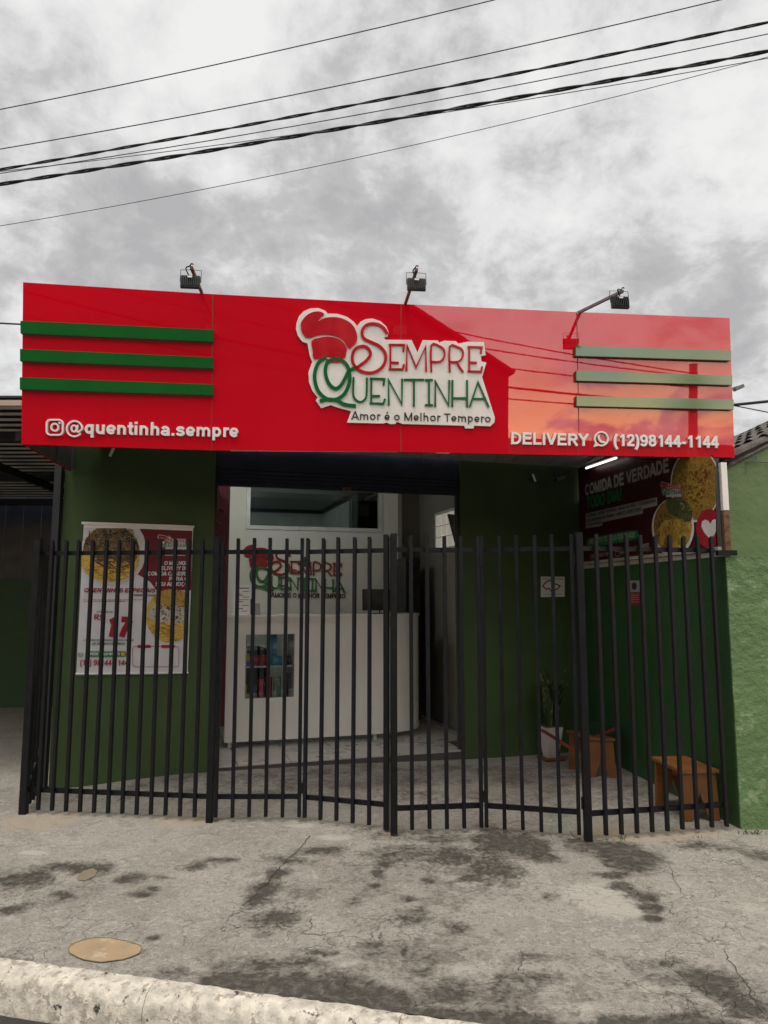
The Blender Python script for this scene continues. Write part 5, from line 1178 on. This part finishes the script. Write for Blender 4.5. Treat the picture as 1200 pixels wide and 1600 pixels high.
mb = MB(); fbox(mb, sc_-.03, sc_+.03, CWt+.655, CWt+.675, .42, .62); mb.build('back_support', M_screen, ch)
MB().tube([fp(sc_, CWt+.88, .12), fp(sc_, CWt+.88, .46)], .03, 10).build('gas_column', M_dark, ch)
for k in range(5):
    a_ = k*2*math.pi/5; MB().bar(fp(sc_, CWt+.88, .13), fp(sc_+.25*math.cos(a_), CWt+.88+.25*math.sin(a_), .115), .03, .02).build('leg', M_dark, ch)

# things on the counter
mh = thing('menu_holder', 'clear stand with a printed white menu on the left end of the counter', 'menu', fp(dpx(378), CWt+.08, CTZ))
mpl = fplane(CWt+.1)
P = [mpl.at(*p) for p in ((363.5,960),(391.5,960),(391.5,914.5),(363.5,914.5))]; zb = CTZ+.002; P[0].z = P[1].z = zb+.004
MB().hexa(P, [p-FIN*.003 for p in P]).build('sheet', M_whitel, mh)
mb = MB()
for x0, x1, yy, w_ in ((368,389,919,.009),(368,376,928,.007),(379,389,924,.005),(379,389,933,.005),(368,380,930,.006),(368,380,940,.007),(378,389,946,.005),(368,380,951,.007),(378,386,955,.005),(370,388,937,.004)):
    mb.stroke([mpl.at(x0, yy, .0034), mpl.at(x1, yy, .0034)], w_, .0005, -FIN, cap=False)
mb.build('menu_lines', M_dgp, mh)
mb = MB(); mb.box(fp(dpx(377.5), CWt+.1, CTZ+.004), FU*.09, FIN*.035, Z*.002); mb.build('foot', M_whitel, mh)
cdh = thing('card_holder', 'small leaning card with brown picture beside the white menu', 'card', fp(dpx(398), CWt+.1, CTZ))
for x0, x1, y0, m, o_, nm in ((391,396,936,M_maroon,.0,'picture_card'),(397,407,943,M_pvc,.02,'price_card')):
    P = [mpl.at(*p, -o_) for p in ((x0,960),(x1,960),(x1-(1 if m is M_pvc else 0),y0),(x0+(2 if m is M_pvc else 0),y0))]; P[0].z = P[1].z = CTZ+.002
    MB().hexa(P, [p-FIN*.003 for p in P]).build(nm, m, cdh)
mo = thing('monitor', 'black computer monitor seen from behind on the counter', 'monitor', fp(dpx(590), CWt+.22, CTZ))
mpl2 = fplane(CWt+.25)
P = [mpl2.at(*p) for p in ((567,958),(621,958),(621,920.5),(567,920.5))]; P[0].z = P[1].z = CTZ+.035
MB().hexa(P, [p+FIN*.03 for p in P]).build('screen', M_screen, mo, bevel=.004)
cc_ = (P[0]+P[1])/2; MB().bar(cc_+FIN*.02+Z*.05, Vector((cc_.x, cc_.y, CTZ+.008))+FIN*.02, .05, .012).build('neck', M_screen, mo)
MB().box(Vector((cc_.x, cc_.y, CTZ+.005))+FIN*.02, FU*.09, FIN*.06, Z*.004).build('base', M_screen, mo)
# tall black fridge beside the back wall
tf_ = fplane(BW+.0)
fr_ = thing('fridge', 'tall black fridge standing at the end of the white back wall', 'fridge', fp(fs_of(tf_.at(630, 950)), BW+.0, FZ))
fs0, fs1, fzt = fs_of(tf_.at(606, 950)), fs_of(tf_.at(639.5, 950)), tf_.at(630, 874).z
s_a = fs_of(tf_.at(619, 950))
mb = MB(); fbox(mb, s_a, fs1, BW-.38, BW-.004, FZ+.02, fzt); mb.build('body', M_screen, fr_, bevel=.01)
mb = MB(); fbox(mb, s_a+.004, fs1-.004, BW-.405, BW-.382, FZ+.06, fzt-.01); mb.build('door', M_screen, fr_, bevel=.006)
mb = MB(); fbox(mb, s_a+.012, s_a+.024, BW-.43, BW-.407, .9, 1.25); mb.build('handle', M_dark, fr_)
# wall television in the passage
tvc = rpl.at(712, 826)
tv_ = thing('television', 'black television tilted down beside the glass brick window', 'television', fp(RX-.15, .5, 2.0))
tp_ = Plane(fp(0, .72, 0), -FIN)
q = [tp_.at(*p) for p in ((712,850),(738,854),(736,806),(700,803))]
MB().hexa([p+FIN*.03 for p in q], q).build('screen', M_screen, tv_, bevel=.004)
MB().bar((q[1]+q[2])/2+FIN*.03, Vector(((q[1]+q[2])/2))+FIN*.12+FU*.02, .03, .03).build('wall_arm', M_dark, tv_)
# framed prints in the passage
for (x0, y0, x1, y1, lab) in ((645, 898, 657, 916, 'upper small dark framed print on the passage end wall'), (646, 918, 656, 926, 'lower small dark framed print on the passage end wall')):
    fpr = thing('framed_print', lab, 'picture', ep.at(x0, y1))
    P = [ep.at(*p, .002) for p in ((x0,y1),(x1,y1),(x1,y0),(x0,y0))]
    MB().hexa(P, [p-FIN*.012 for p in P]).build('frame', M_dark, fpr)
    P = [ep.at(*p, .0145) for p in ((x0+1.5,y1-1.5),(x1-1.5,y1-1.5),(x1-1.5,y0+1.5),(x0+1.5,y0+1.5))]
    MB().add(P, [(0, 1, 2, 3)]).build('print', M_maroon, fpr)

# wall logo inside (raised letters, serif)
wlp = fplane(BW)
lg = thing('wall_logo', 'chef hat logo of raised red and green letters on the white inner wall', 'wall sign', wlp.at(465, 935))
def cw(p): return (386.5+(p[0]-140)/940*152-(0), 850+(p[1]-50)/498*71+ (p[0]-140)*.004)
logo(wlp, lg, cw, .004, .02, plate=False, wk=1.35, serif=True, mred=mat('dark_red_acrylic', (.25, .008, .015), rough=.3), mgrn=mat('mid_green_acrylic', (.025, .17, .045), rough=.3))
text('AMOR É O MELHOR TEMPERO', wlp, (424, 933.5), (539, 935), 7.5, M_blk, lg, bold=.012, thick=.008, off=.004)

# ------------------------------------------------------------------ fence and folding gates
RZT, RZB, TOPZ, BOTZ = 1.80, .155, 1.895, .03
BAR = .0235
def bar_mesh(name, w, z0, z1, parent, p, nrm, d):
    """square tube, top cut at a slant"""
    p = Vector((p.x, p.y, 0)); x = d*w/2; y = nrm*w/2
    vs = [p-x-y+Z*z0, p+x-y+Z*z0, p+x+y+Z*z0, p-x+y+Z*z0, p-x-y+Z*z1, p+x-y+Z*(z1), p+x+y+Z*(z1-w*.6), p-x+y+Z*(z1-w*.6)]
    return make(name, vs, [(3,2,1,0), (4,5,6,7), (0,1,5,4), (1,2,6,5), (2,3,7,6), (3,0,4,7)], M_steel, parent, loc=p, bevel=.002)
def leaf(name, label, cat, a, b, n, post_a=None, post_b=None, stile_a=True, stile_b=True, group=None, rail_ext=(0, 0), bars=None):
    a, b = Vector((a[0], a[1], 0)), Vector((b[0], b[1], 0)); d = (b-a).normalized(); nr = Vector((-d.y, d.x, 0))   # nr points away from the street
    root = thing(name, label, cat, a, group)
    L_ = (b-a).length
    for z_ in (RZT, RZB):
        MB().box((a+b)/2+Z*z_+d*(rail_ext[1]-rail_ext[0])/2+nr*.0285, d*(L_/2+sum(rail_ext)/2-.004), nr*.0125, Z*.015).build('rail', M_steel, root, bevel=.002)
    first = None
    ts = bars if bars else [(i+1)/(n+1) for i in range(n)]
    if stile_a: ts = [0.0]+list(ts)
    if stile_b: ts = list(ts)+[1.0]
    for t_ in ts:
        p = a.lerp(b, t_)
        dz = random.uniform(-.004, .004)
        if first is None: first = bar_mesh('bar', BAR, BOTZ, TOPZ, root, p, nr, d); fp0 = p
        else:
            c_ = link_copy(first, p+Z*dz, root); c_.rotation_euler = (random.gauss(0, .0016), random.gauss(0, .0016), random.gauss(0, .02))
    for pt, w_, z0, zt in [q_ for q_ in (post_a, post_b) if q_]:
        bar_mesh('post', w_, z0, zt, root, Vector((pt[0], pt[1], 0)), nr, d)
    return root, d, nr
GP = 'folding black gate leaves across the front'
leaf('metal_fence', 'fixed black bar fence in front of the hanging banner', 'fence', (-2.487, 5.118), (-1.165, 4.94), 12, stile_a=False, stile_b=False)
def post(pt, w, lab, z0=-.03, z1=1.905):
    r_ = thing('fence_post', lab, 'post', (pt[0], pt[1], 0), 'square black posts of the front fence')
    p = Vector((pt[0], pt[1], 0)); MB().bb(p.x-w/2, p.x+w/2, p.y-w/2, p.y+w/2, z0, z1-.004).build('shaft', M_steel, r_, bevel=.003)
    MB().bb(p.x-w/2-.001, p.x+w/2+.001, p.y-w/2-.001, p.y+w/2+.001, z1-.0035, z1).build('cap', M_steel, r_)
    return r_
post((-2.492, 5.118), .05, 'black corner post at the left end of the fence')
post((-1.162, 4.937), .044, 'black post between banner fence and first folding gate leaf')
post((1.258, 4.582), .046, 'thick black post between the last gate leaf and the bench fence')
B_ = leaf('gate_leaf', 'first folding gate leaf from the left, before the snack display', 'gate', (-1.122, 4.94), (-.5665, 4.945), 4, group=GP)
C_ = leaf('gate_leaf', 'second folding gate leaf from the left, carrying the lock', 'gate', (-.528, 4.93), (.012, 4.755), 4, group=GP, stile_b=False)
D_ = leaf('gate_leaf', 'third folding gate leaf from the left, before the dark passage', 'gate', (.066, 4.675), (.622, 4.74), 4, group=GP, stile_a=False)
E_ = leaf('gate_leaf', 'fourth folding gate leaf from the left, before the white map notice', 'gate', (.655, 4.735), (1.208, 4.6), 4, group=GP)
for root, w_, p in ((C_, .034, (.016, 4.752)), (D_, .042, (.062, 4.673))):
    r_, d, nr = root; bar_mesh('meeting_stile', w_, .01, 1.905, r_, Vector((p[0], p[1], 0)), nr, d)
# hinges and lock
for root, p in ((B_, (-.547, 4.94)), (D_, (.639, 4.74)), (E_, (1.229, 4.595)), (B_, (-1.141, 4.938))):
    for z_ in (.22, 1.73):
        MB().tube([Vector((p[0], p[1]-.01, z_-.035)), Vector((p[0], p[1]-.01, z_+.035))], .007, 8).build('hinge', M_steel, root[0])
MB().bb(.034, .046, 4.70, 4.73, 1.30, 1.36).build('lock', mat('brass', (.35, .25, .08), rough=.4, metal=1), C_[0])
F_ = leaf('metal_fence', 'fixed black bar fence in front of the wooden bench at the right', 'fence', (1.272, 4.565), (2.237, 4.765), 9, stile_a=False, stile_b=False, bars=[(i+.95)/9.35 for i in range(9)], rail_ext=(0, .0))
MB().bb(2.24, 2.37, 4.80-.035, 4.80-.005, 1.765, 1.80).build('wall_anchor', M_steel, F_[0])
# left side return
leaf('metal_fence', 'short black bar fence running back from the corner post to the left wall', 'fence', (-2.495, 5.15), (-2.605, 5.65), 4, stile_a=False, stile_b=False)
MB().bar((-2.50, 5.17, .17), (-2.56, 5.45, .36), .02, .02).build('brace', M_steel, bpy.data.objects['metal_fence.002'])
# dark steel post by the left wall
dp = thing('steel_column', 'tall dark steel column at the left end of the green wall', 'column', (-2.66, 5.74, 0))
MB().bb(-2.67, -2.615, 5.68, 5.735, -.02, 2.72).build('shaft', M_beam, dp); MB().bb(-2.73, -2.63, 5.685, 5.785, -.01, .012).build('base_plate', M_beam, dp)
MB().bb(-2.725, -2.64, 5.69, 5.78, 2.721, 2.74).build('cap_plate', M_beam, dp)

# ------------------------------------------------------------------ potted plant and stools
pc = atZ(857, 1183, 0); 
pl = thing('potted_plant', 'snake plant in a white square pot in the dark front corner', 'plant', (pc.x, pc.y-.08, 0))
px_, py_ = pc.x, pc.y-.1
def sq(c, w, z, rot=.25):
    return [Vector((c[0]+w*(math.cos(rot+math.pi/4+k*math.pi/2)), c[1]+w*math.sin(rot+math.pi/4+k*math.pi/2), z)) for k in range(4)]
mb = MB(); mb.hexa(sq((px_, py_), .075, .022), sq((px_, py_), .125, .30)); mb.build('pot', M_pot, pl, bevel=.004)
MB().hexa(sq((px_, py_), .120, .3005), sq((px_, py_), .122, .304)).build('soil', M_grout, pl)
MB().hexa(sq((px_, py_), .13, .002), sq((px_, py_), .14, .02)).build('saucer', M_wood, pl, bevel=.003)
random.seed(3)
for k in range(30):
    a_ = random.uniform(0, 2*math.pi); r0 = random.uniform(0, .05); lean = random.uniform(.03, .28); h_ = random.uniform(.28, .56); w_ = random.uniform(.042, .062)
    base = Vector((px_+r0*math.cos(a_), py_+r0*math.sin(a_), .29)); side = Vector((-math.sin(a_+.6), math.cos(a_+.6), 0)); out = Vector((math.cos(a_), math.sin(a_), 0))
    L_, M_, R_ = [], [], []; n_ = 9
    for i in range(n_):
        t_ = i/(n_-1); c_ = base+out*(lean*t_*t_*h_*1.6)+Z*(h_*t_)*(1-.15*t_*lean); w2 = w_*(.55+.6*t_ if t_ < .55 else .88*(1-(t_-.55)/.45)**.7+.004); tw = side*math.cos(t_*.9)+out*math.sin(t_*.9)
        L_.append(c_-tw*w2); R_.append(c_+tw*w2); M_.append(c_+out*-.008)
    vs = L_+M_+R_+[v-out*.003 for v in M_]; n = n_
    fs = [(i, i+1, n+i+1, n+i) for i in range(n-1)]+[(n+i, n+i+1, 2*n+i+1, 2*n+i) for i in range(n-1)]+[(i, 3*n+i, 3*n+i+1, i+1) for i in range(n-1)]+[(3*n+i, 2*n+i, 2*n+i+1, 3*n+i+1) for i in range(n-1)]
    make('leaf', vs, fs, M_leaf, pl, smooth=True)
def end_panel(a, b, zt, th, parent, notch=.62):
    """bench end board from floor to seat, with an inverted V cut"""
    a, b = Vector(a), Vector(b); d = (b-a); nr = Vector((-d.y, d.x, 0)).normalized(); L_ = d.length; d.normalize()
    P = [a-d*.012, a+d*L_*.24, a+d*L_*.5+Z*zt*notch, a+d*L_*.76, b+d*.012, b+Z*zt-d*.004, a+Z*zt+d*.004]
    mid = a+d*L_*.5+Z*zt
    l1 = [P[0], P[1], P[2], mid, P[6]]; r1 = [P[2], P[3], P[4], P[5], mid]
    mb = MB(); n0 = nr*th
    pts = P; vs = pts+[p+n0 for p in pts]; 
    fs = [(0, 1, 2, 6), (2, 3, 4, 5), (2, 5, 6), (7, 13, 9, 8), (9, 12, 11, 10), (9, 13, 12)]+[(i, (i+1) % 7, (i+1) % 7+7, i+7) for i in range(7)]
    return make('end_board', vs, fs, M_wood, parent, bevel=0)
SH = .335
sA, sB, sC, sD = [atZ(*p, SH) for p in ((1016.5,1182), (1085,1187), (1117,1203), (1064.5,1204.5))]
st = thing('wooden_bench', 'low orange wooden bench with V cut end boards at the right behind the fence', 'bench', Vector(((sA.x+sC.x)/2, (sA.y+sC.y)/2, 0)))
nd = (sC-sD).normalized(); ld = (sA-sD).normalized()
sC = sD+nd*.27; sB2 = sA+nd*.27
Lb = (sA-sD).length
MB().hexa([p-Z*.022 for p in (sD, sC, sB2, sA)], [sD, sC, sB2, sA]).build('seat', M_wood, st, bevel=.003)
g = lambda v: Vector((v.x, v.y, 0.0))
end_panel(g(sD)+nd*.012+ld*.02, g(sC)-nd*.012+ld*.02, SH-.0225, .02, st, .6)
end_panel(g(sA)+nd*.012-ld*.05, g(sB2)-nd*.012-ld*.05, SH-.0225, .02, st, .6)
MB().bar(g((sD+sC)/2)+ld*.05+Z*.26, g((sA+sB2)/2)-ld*.06+Z*.26, .02, .07).build('stretcher', M_wood, st)
# second bench carrying a folded tray
eA, eB = atZ(922, 1214, 0), atZ(961, 1216, 0)
s2 = thing('wooden_bench', 'wooden bench in the dark corner beside the potted plant carrying a red edged board', 'bench', Vector(((eA.x+eB.x)/2, (eA.y+eB.y)/2, 0)))
d2 = (eB-eA).normalized(); back2 = Vector((-.35, 1, 0)).normalized(); H2 = .30
end_panel(eA, eB, H2, .02, s2, .62)
eA2, eB2 = eA+Vector((-.10, .26, 0)), eB+Vector((-.10, .26, 0))
end_panel(eA2, eB2, H2, .02, s2, .62)
MB().hexa([p+Z*(H2+.001) for p in (eA-d2*.01-Vector((0, .02, 0)), eB+d2*.01-Vector((0, .02, 0)), eB2+d2*.01+Vector((0, .05, 0)), eA2-d2*.01+Vector((0, .05, 0)))], [p+Z*(H2+.021) for p in (eA-d2*.01-Vector((0, .02, 0)), eB+d2*.01-Vector((0, .02, 0)), eB2+d2*.01+Vector((0, .05, 0)), eA2-d2*.01+Vector((0, .05, 0)))]).build('seat', M_wood, s2, bevel=.002)
M_rededge = mat('red_edge_paint', (.22, .04, .025), rough=.4); M_dgreen = mat('dark_green_board', (.012, .035, .02), rough=.5)
fb = thing('folded_board', 'dark green board with red edges lying bent on the corner bench', 'board', eA+Z*(H2+.03))
yb = eA.y+.02
e = [atY(874, 1157, yb), atY(904, 1176, yb), atY(925, 1154, yb+.03), atY(963, 1137, yb+.03)]
for a_, b_, nm in ((e[0], e[1], 0), (e[2], e[3], 1)):
    w_ = Vector((-.08, .30, .03)) if nm == 0 else Vector((-.06, .26, .02))
    MB().hexa([a_, b_, b_+w_, a_+w_], [p+Z*.012 for p in (a_, b_, b_+w_, a_+w_)]).build('board', M_dgreen, fb)
    for p, q in ((a_, b_), (a_+w_, b_+w_), (b_, b_+w_), (a_, a_+w_)):
        MB().bar(p-Z*.002, q-Z*.002, .016, .022).build('red_edge', M_rededge, fb)

mb = MB()
for wx, wy, n_ in ((2.33, 4.70, 40), (2.6, 4.72, 30), (1.50, 4.60, 10), (2.9, 4.7, 30), (1.95, 4.62, 8)):
    for k in range(n_):
        p = Vector((wx+random.gauss(0, .05), wy+random.gauss(0, .012), 0)); p.z = gz(p.x, p.y); a_ = random.uniform(0, 6.28); h_ = random.uniform(.008, .03); d_ = Vector((math.cos(a_), math.sin(a_), 0))
        mb.add([p, p+d_.cross(Z)*.004, p+d_*h_*.7+Z*h_, p+d_*h_*.3+Z*h_*.8], [(0, 1, 2, 3)])
o = mb.build('weeds', mat('weed_green', (.06, .11, .02), rough=.6), None); tag(o, 'small green weeds at the foot of the boundary wall', 'weeds'); o['kind'] = 'stuff'
# ------------------------------------------------------------------ neighbouring carport on the left
cp = thing('carport', 'dark open carport with corrugated roof left of the shop', 'carport', (-4.5, 8, 0))
RN, RF = Vector((0, 5.62, 3.02)), Vector((0, 9.7, 2.78))
nr_ = 26; XR0, XR1 = -9.0, -2.735
def ry(t): return RN.y+(RF.y-RN.y)*t, RN.z+(RF.z-RN.z)*t
prof_ = ((0, 0), (.58, 0), (.62, .05), (.96, .05))
vs = []; k = nr_*4
for i in range(k+1):
    q_ = i//4+prof_[i % 4][0]; y_, z_ = ry(q_/nr_); z_ += prof_[i % 4][1]
    vs += [Vector((XR0, y_, z_)), Vector((XR1, y_, z_)), Vector((XR0, y_, z_+.004)), Vector((XR1, y_, z_+.004))]
fs = []
for i in range(k):
    a_, b_ = 4*i, 4*(i+1); fs += [(a_, a_+1, b_+1, b_), (a_+2, b_+2, b_+3, a_+3)]
make('corrugated_roof', [v+Z*.07 for v in vs], fs, M_beam, cp)  # sheet coloured dark to paint the shade between the pale ribs
mb = MB(); nsl = 26
for i in range(nsl):
    y0, z0 = ry((i+.1)/nsl); y1, z1 = ry((i+.5)/nsl)
    mb.hexa([(XR0, y0, z0), (XR1, y0, z0), (XR1, y1, z1), (XR0, y1, z1)], [(XR0, y0, z0+.004), (XR1, y0, z0+.004), (XR1, y1, z1+.004), (XR0, y1, z1+.004)])
mb.build('added_rib_slats', M_zinc, cp, kind='stuff')  # slats added as the light stripes of the corrugated ribs
MB().bb(XR0, XR1, RN.y-.03, RN.y-.002, RN.z+.0, RN.z+.045).build('fascia_trim', mat('cream_trim', (.5, .42, .32), rough=.6), cp)
for y_ in (6.35, 8.0, 9.5):
    z_ = RN.z+(RF.z-RN.z)*(y_-RN.y)/(RF.y-RN.y)
    MB().bb(XR0, XR1, y_-.03, y_+.03, z_-.09, z_-.006).build('purlin', M_beam, cp)
for x0, x1 in ((-3.35, -2.80), (-4.2, -3.6), (-5.6, -5.2)):
    MB().bar((x0+.2, 6.0, 2.86), (x1-.1, 9.6, 2.64), .05, .08).build('rafter', M_beam, cp)
MB().bar((-3.6, 7.9, 2.5), (-3.1, 8.0, 2.78), .03, .03).build('strut', M_beam, cp)
MB().bar((-3.1, 8.0, 2.5), (-3.05, 8.0, 2.78), .03, .03).build('strut', M_beam, cp)
cw_ = thing('carport_wall', 'green wall with dark boarding above at the back of the carport', 'wall', (-5, 9.8, 0))
zg = atY(20, 905, 9.8).z
MB().bb(-9, -2.75, 9.78, 9.9, -.05, zg).build('green_wall', mat('carport_green_paint', (.03, .085, .028), rough=.6, bump=.003, bs=20), cw_)
n = 0
for i in range(int(6.25/.25)):
    MB().bb(-9+i*.25, -9+i*.25+.242, 9.80, 9.83, zg+.001, 3.0).build('board', M_navy, cw_)
MB().bb(-9.1, -9.0, 5.6, 9.9, -.05, 3.0).build('end_wall', M_navy, cw_)

# ------------------------------------------------------------------ overhead cables
def cabley(x): return 5.6-.12*x
cpln = Plane((0, 5.6, 0), Vector((.12, 1, 0)))
def cable(label, pxs, r, m, twisted=False):
    xs = [p[0] for p in pxs]; ys = [p[1] for p in pxs]
    def quad(x):   # lagrange through three pixel points
        s_ = 0
        for i in range(3):
            t_ = ys[i]
            for j in range(3):
                if i != j: t_ *= (x-xs[j])/(xs[i]-xs[j])
            s_ += t_
        return s_
    pts = []
    A, Bm, C = [cpln.at(x, quad(x)) for x in (0, 600, 1200)]
    ex = lambda X: [X]
    Xs = [-16+32*i/80 for i in range(81)]
    def zq(X):
        s_ = 0; P3 = (A, Bm, C)
        for i in range(3):
            t_ = P3[i].z
            for j in range(3):
                if i != j: t_ *= (X-P3[j].x)/(P3[i].x-P3[j].x)
            s_ += t_
        return s_
    cx = 3.2
    for X in Xs:
        pts.append(Vector((X, cabley(X), zq(X))))
    if not twisted:
        o = MB().tube(pts, r, 8).build('cable', m, None, smooth=True, loc=pts[40])
    else:
        mb = MB()
        for s0 in range(2):
            pp_ = []
            for i in range(641):
                f_ = i/640*80; k_ = min(79, int(f_)); b_ = pts[k_].lerp(pts[k_+1], f_-k_); ph = i*.42+s0*math.pi
                pp_.append(b_+Vector((0, math.cos(ph), math.sin(ph)))*r*.8)
            mb.tube(pp_, r*.75, 6)
        o = mb.build('cable', m, None, smooth=True, loc=pts[40])
    tag(o, label, 'cable', 'overhead cables crossing the sky')
cable('thin cable at the very top of the sky', ((0,171),(386,90),(772,0)), .0045, M_cableg)
cable('thin cable second from the top of the sky', ((0,233),(562,127),(1125,0)), .0045, M_cableg)
cable('thick twisted black cable, upper of the two thick ones', ((0,265),(600,155),(1200,35)), .0085, M_cable, True)
cable('thin cable between the two thick twisted cables', ((0,271),(600,172),(1200,53)), .004, M_cableg)
cable('thickest twisted black cable, lower of the two thick ones', ((0,288),(600,189),(1200,80)), .011, M_cable, True)
cable('thin cable crossing just under the thickest cable at the right', ((0,268),(600,190),(1200,91)), .0032, M_cableg)
cable('lowest thin sagging cable above the sign', ((0,353),(600,237),(1200,89)), .0028, M_cableg)
# cables near the sign ends
o = MB().tube([atY(-60, 501, 9), atY(0, 505, 9), atY(60, 508, 9)], .012, 6).build('cable', M_cableg, None); tag(o, 'short grey cable meeting the left end of the sign', 'cable')
a_ = atY(1143, 633, 7.5)
o = MB().tube([atY(1100, 636, 7.5), a_, atY(1260, 621, 7.5)], .016, 8).build('cable', M_cable, None); tag(o, 'thick black cable leaving the right end of the sign', 'cable')
o = MB().tube([atY(1100, 630, 7.5), a_, atY(1260, 656, 7.5)], .006, 6).build('cable', M_cable, None); tag(o, 'thin black cable falling to the right above the tile roof', 'cable')
sl_ = thing('street_lamp', 'grey street lamp head peeping out behind the right end of the sign', 'street lamp', (7, 14, 0))
MB().bar(atY(1138, 610, 14), atY(1152, 605, 14), .05, .05).build('arm', M_alu, sl_); MB().bar(atY(1147, 609, 14), atY(1161, 603, 14), .12, .07).build('lamp_head', M_alu, sl_, bevel=.01)
lp = atY(1120, 612, 14); MB().tube([Vector((lp.x, lp.y, -.2)), lp], .08, 10, .05).build('mast', M_conc, sl_); MB().bar(lp, atY(1139, 609.5, 14), .05, .05).build('arm', M_alu, sl_)

# ------------------------------------------------------------------ across the street (mirrored in the sign)
M_ph = mat('far_house_plaster', (.10, .09, .08), rough=.8); M_pr = mat('far_roof', (.05, .035, .03), rough=.8); M_fw = mat('far_window_glass', (.02, .025, .03), rough=.1)
h1 = thing('opposite_house', 'two storey house across the street mirrored as a dark gable in the sign', 'house', (-3, -12, -.2))
prof = [(-13, -.2), (6.55, -.2), (6.55, 6.35), (3.26, 8.15), (-4, 12.2), (-13, 7.4)]
MB().prism([Vector((x, -10.2, z)) for x, z in prof], (0, -7, 0)).build('wall', M_ph, h1)
for (x0, z0), (x1, z1) in (((6.6, 6.33), (-4, 12.3)), ((-4, 12.3), (-13.3, 7.3))):
    d_ = Vector((x1-x0, 0, z1-z0)).normalized(); up_ = Vector((-d_.z, 0, d_.x)); up_ = up_ if up_.z > 0 else -up_
    q = [Vector((x0, -9.9, z0))+up_*.01, Vector((x1, -9.9, z1))+up_*.01, Vector((x1, -9.9, z1))+up_*.13, Vector((x0, -9.9, z0))+up_*.13]
    MB().prism(q, (0, -7.6, 0)).build('roof', M_pr, h1)
for x_ in (-9.5, -5.5, -1.5, 3.0):
    for z_ in (1.1, 4.2):
        w_ = MB().bb(x_-.75, x_+.75, -10.19, -10.14, z_-.05, z_+1.35).build('window', M_ph, h1); MB().bb(x_-.68, x_+.68, -10.139, -10.13, z_+.02, z_+1.28).build('pane', M_fw, w_)
h2 = thing('low_house', 'low house with tile roof across the street to the right of the tall one', 'house', (10, -14, -.2))
MB().bb(7.2, 17, -18, -11.5, -.2, 3.3).build('wall', M_ph, h2)
MB().prism([Vector((6.9, -11.1, 3.3)), Vector((17.3, -11.1, 3.3)), Vector((17.3, -14.7, 4.95)), Vector((6.9, -14.7, 4.95))], Z*.12).build('roof', M_pr, h2)
for x_ in (9, 12.5, 15): 
    w_ = MB().bb(x_-.6, x_+.6, -11.49, -11.44, 1.0, 2.3).build('window', M_ph, h2); MB().bb(x_-.54, x_+.54, -11.439, -11.43, 1.06, 2.24).build('pane', M_fw, w_)
# distant hills behind
vs = []; n = 120
for i in range(n+1):
    a_ = math.pi*1.0+math.pi*i/n
    r_ = 320; h_ = 26+9*noise.noise(Vector((i*.11, 0, 0)))+3*noise.noise(Vector((i*.5, 0, 4)))
    for rr, hh in ((r_*.8, -.3), (r_, h_), (r_*1.3, -.3)): vs.append(Vector((rr*math.cos(a_), rr*math.sin(a_), hh)))
fs = [(3*i+j, 3*i+j+1, 3*(i+1)+j+1, 3*(i+1)+j) for i in range(n) for j in range(2)]
make('hills', vs, fs, mat('far_hill', (.06, .07, .05), rough=.95), None, kind='structure')
up_ = thing('utility_pole', 'concrete utility pole across the street mirrored at the right of the sign', 'utility pole', (12.2, -9.6, -.2))
MB().tube([(12.2, -9.6, -.25), (12.2, -9.6, 6.85)], .17, 12, .12).build('pole', M_conc, up_)
for z_ in (6.3, 5.6): MB().bar((11.5, -9.6, z_), (12.9, -9.6, z_), .1, .1).build('crossarm', M_beam, up_)
for k_, (x_, z_) in enumerate(((11.6, 6.42), (12.0, 6.42), (12.4, 6.42), (12.8, 6.42))): MB().tube([(x_, -9.6, z_-.06), (x_, -9.6, z_+.06)], .04, 8).build('insulator', M_white, up_)
# lines on that pole
M_l = M_cable
for k_, (z0, z1, zl, lab) in enumerate(((6.5, 6.9, 9.6, 'highest line of the opposite pole'), (6.42, 6.2, 8.9, 'second line of the opposite pole'), (6.1, 5.8, 8.2, 'third line of the opposite pole'), (5.6, 5.4, 7.6, 'fourth line of the opposite pole'), (5.4, 5.2, 7.0, 'lowest line of the opposite pole'))):
    pts = [Vector((12.2, -9.4+.0, z0))]
    for i in range(1, 25):
        t_ = i/24; pts.append(Vector((12.2-20*t_, -9.4+1.4*t_, z0+(zl-z0)*t_-1.1*math.sin(math.pi*t_)*.5)))
    o = MB().tube(pts, .022 if k_ != 3 else .035, 6).build('street_cable', M_l, None, loc=pts[0]); tag(o, lab+' spanning left, seen only mirrored in the sign', 'cable', 'street lines mirrored in the sign')
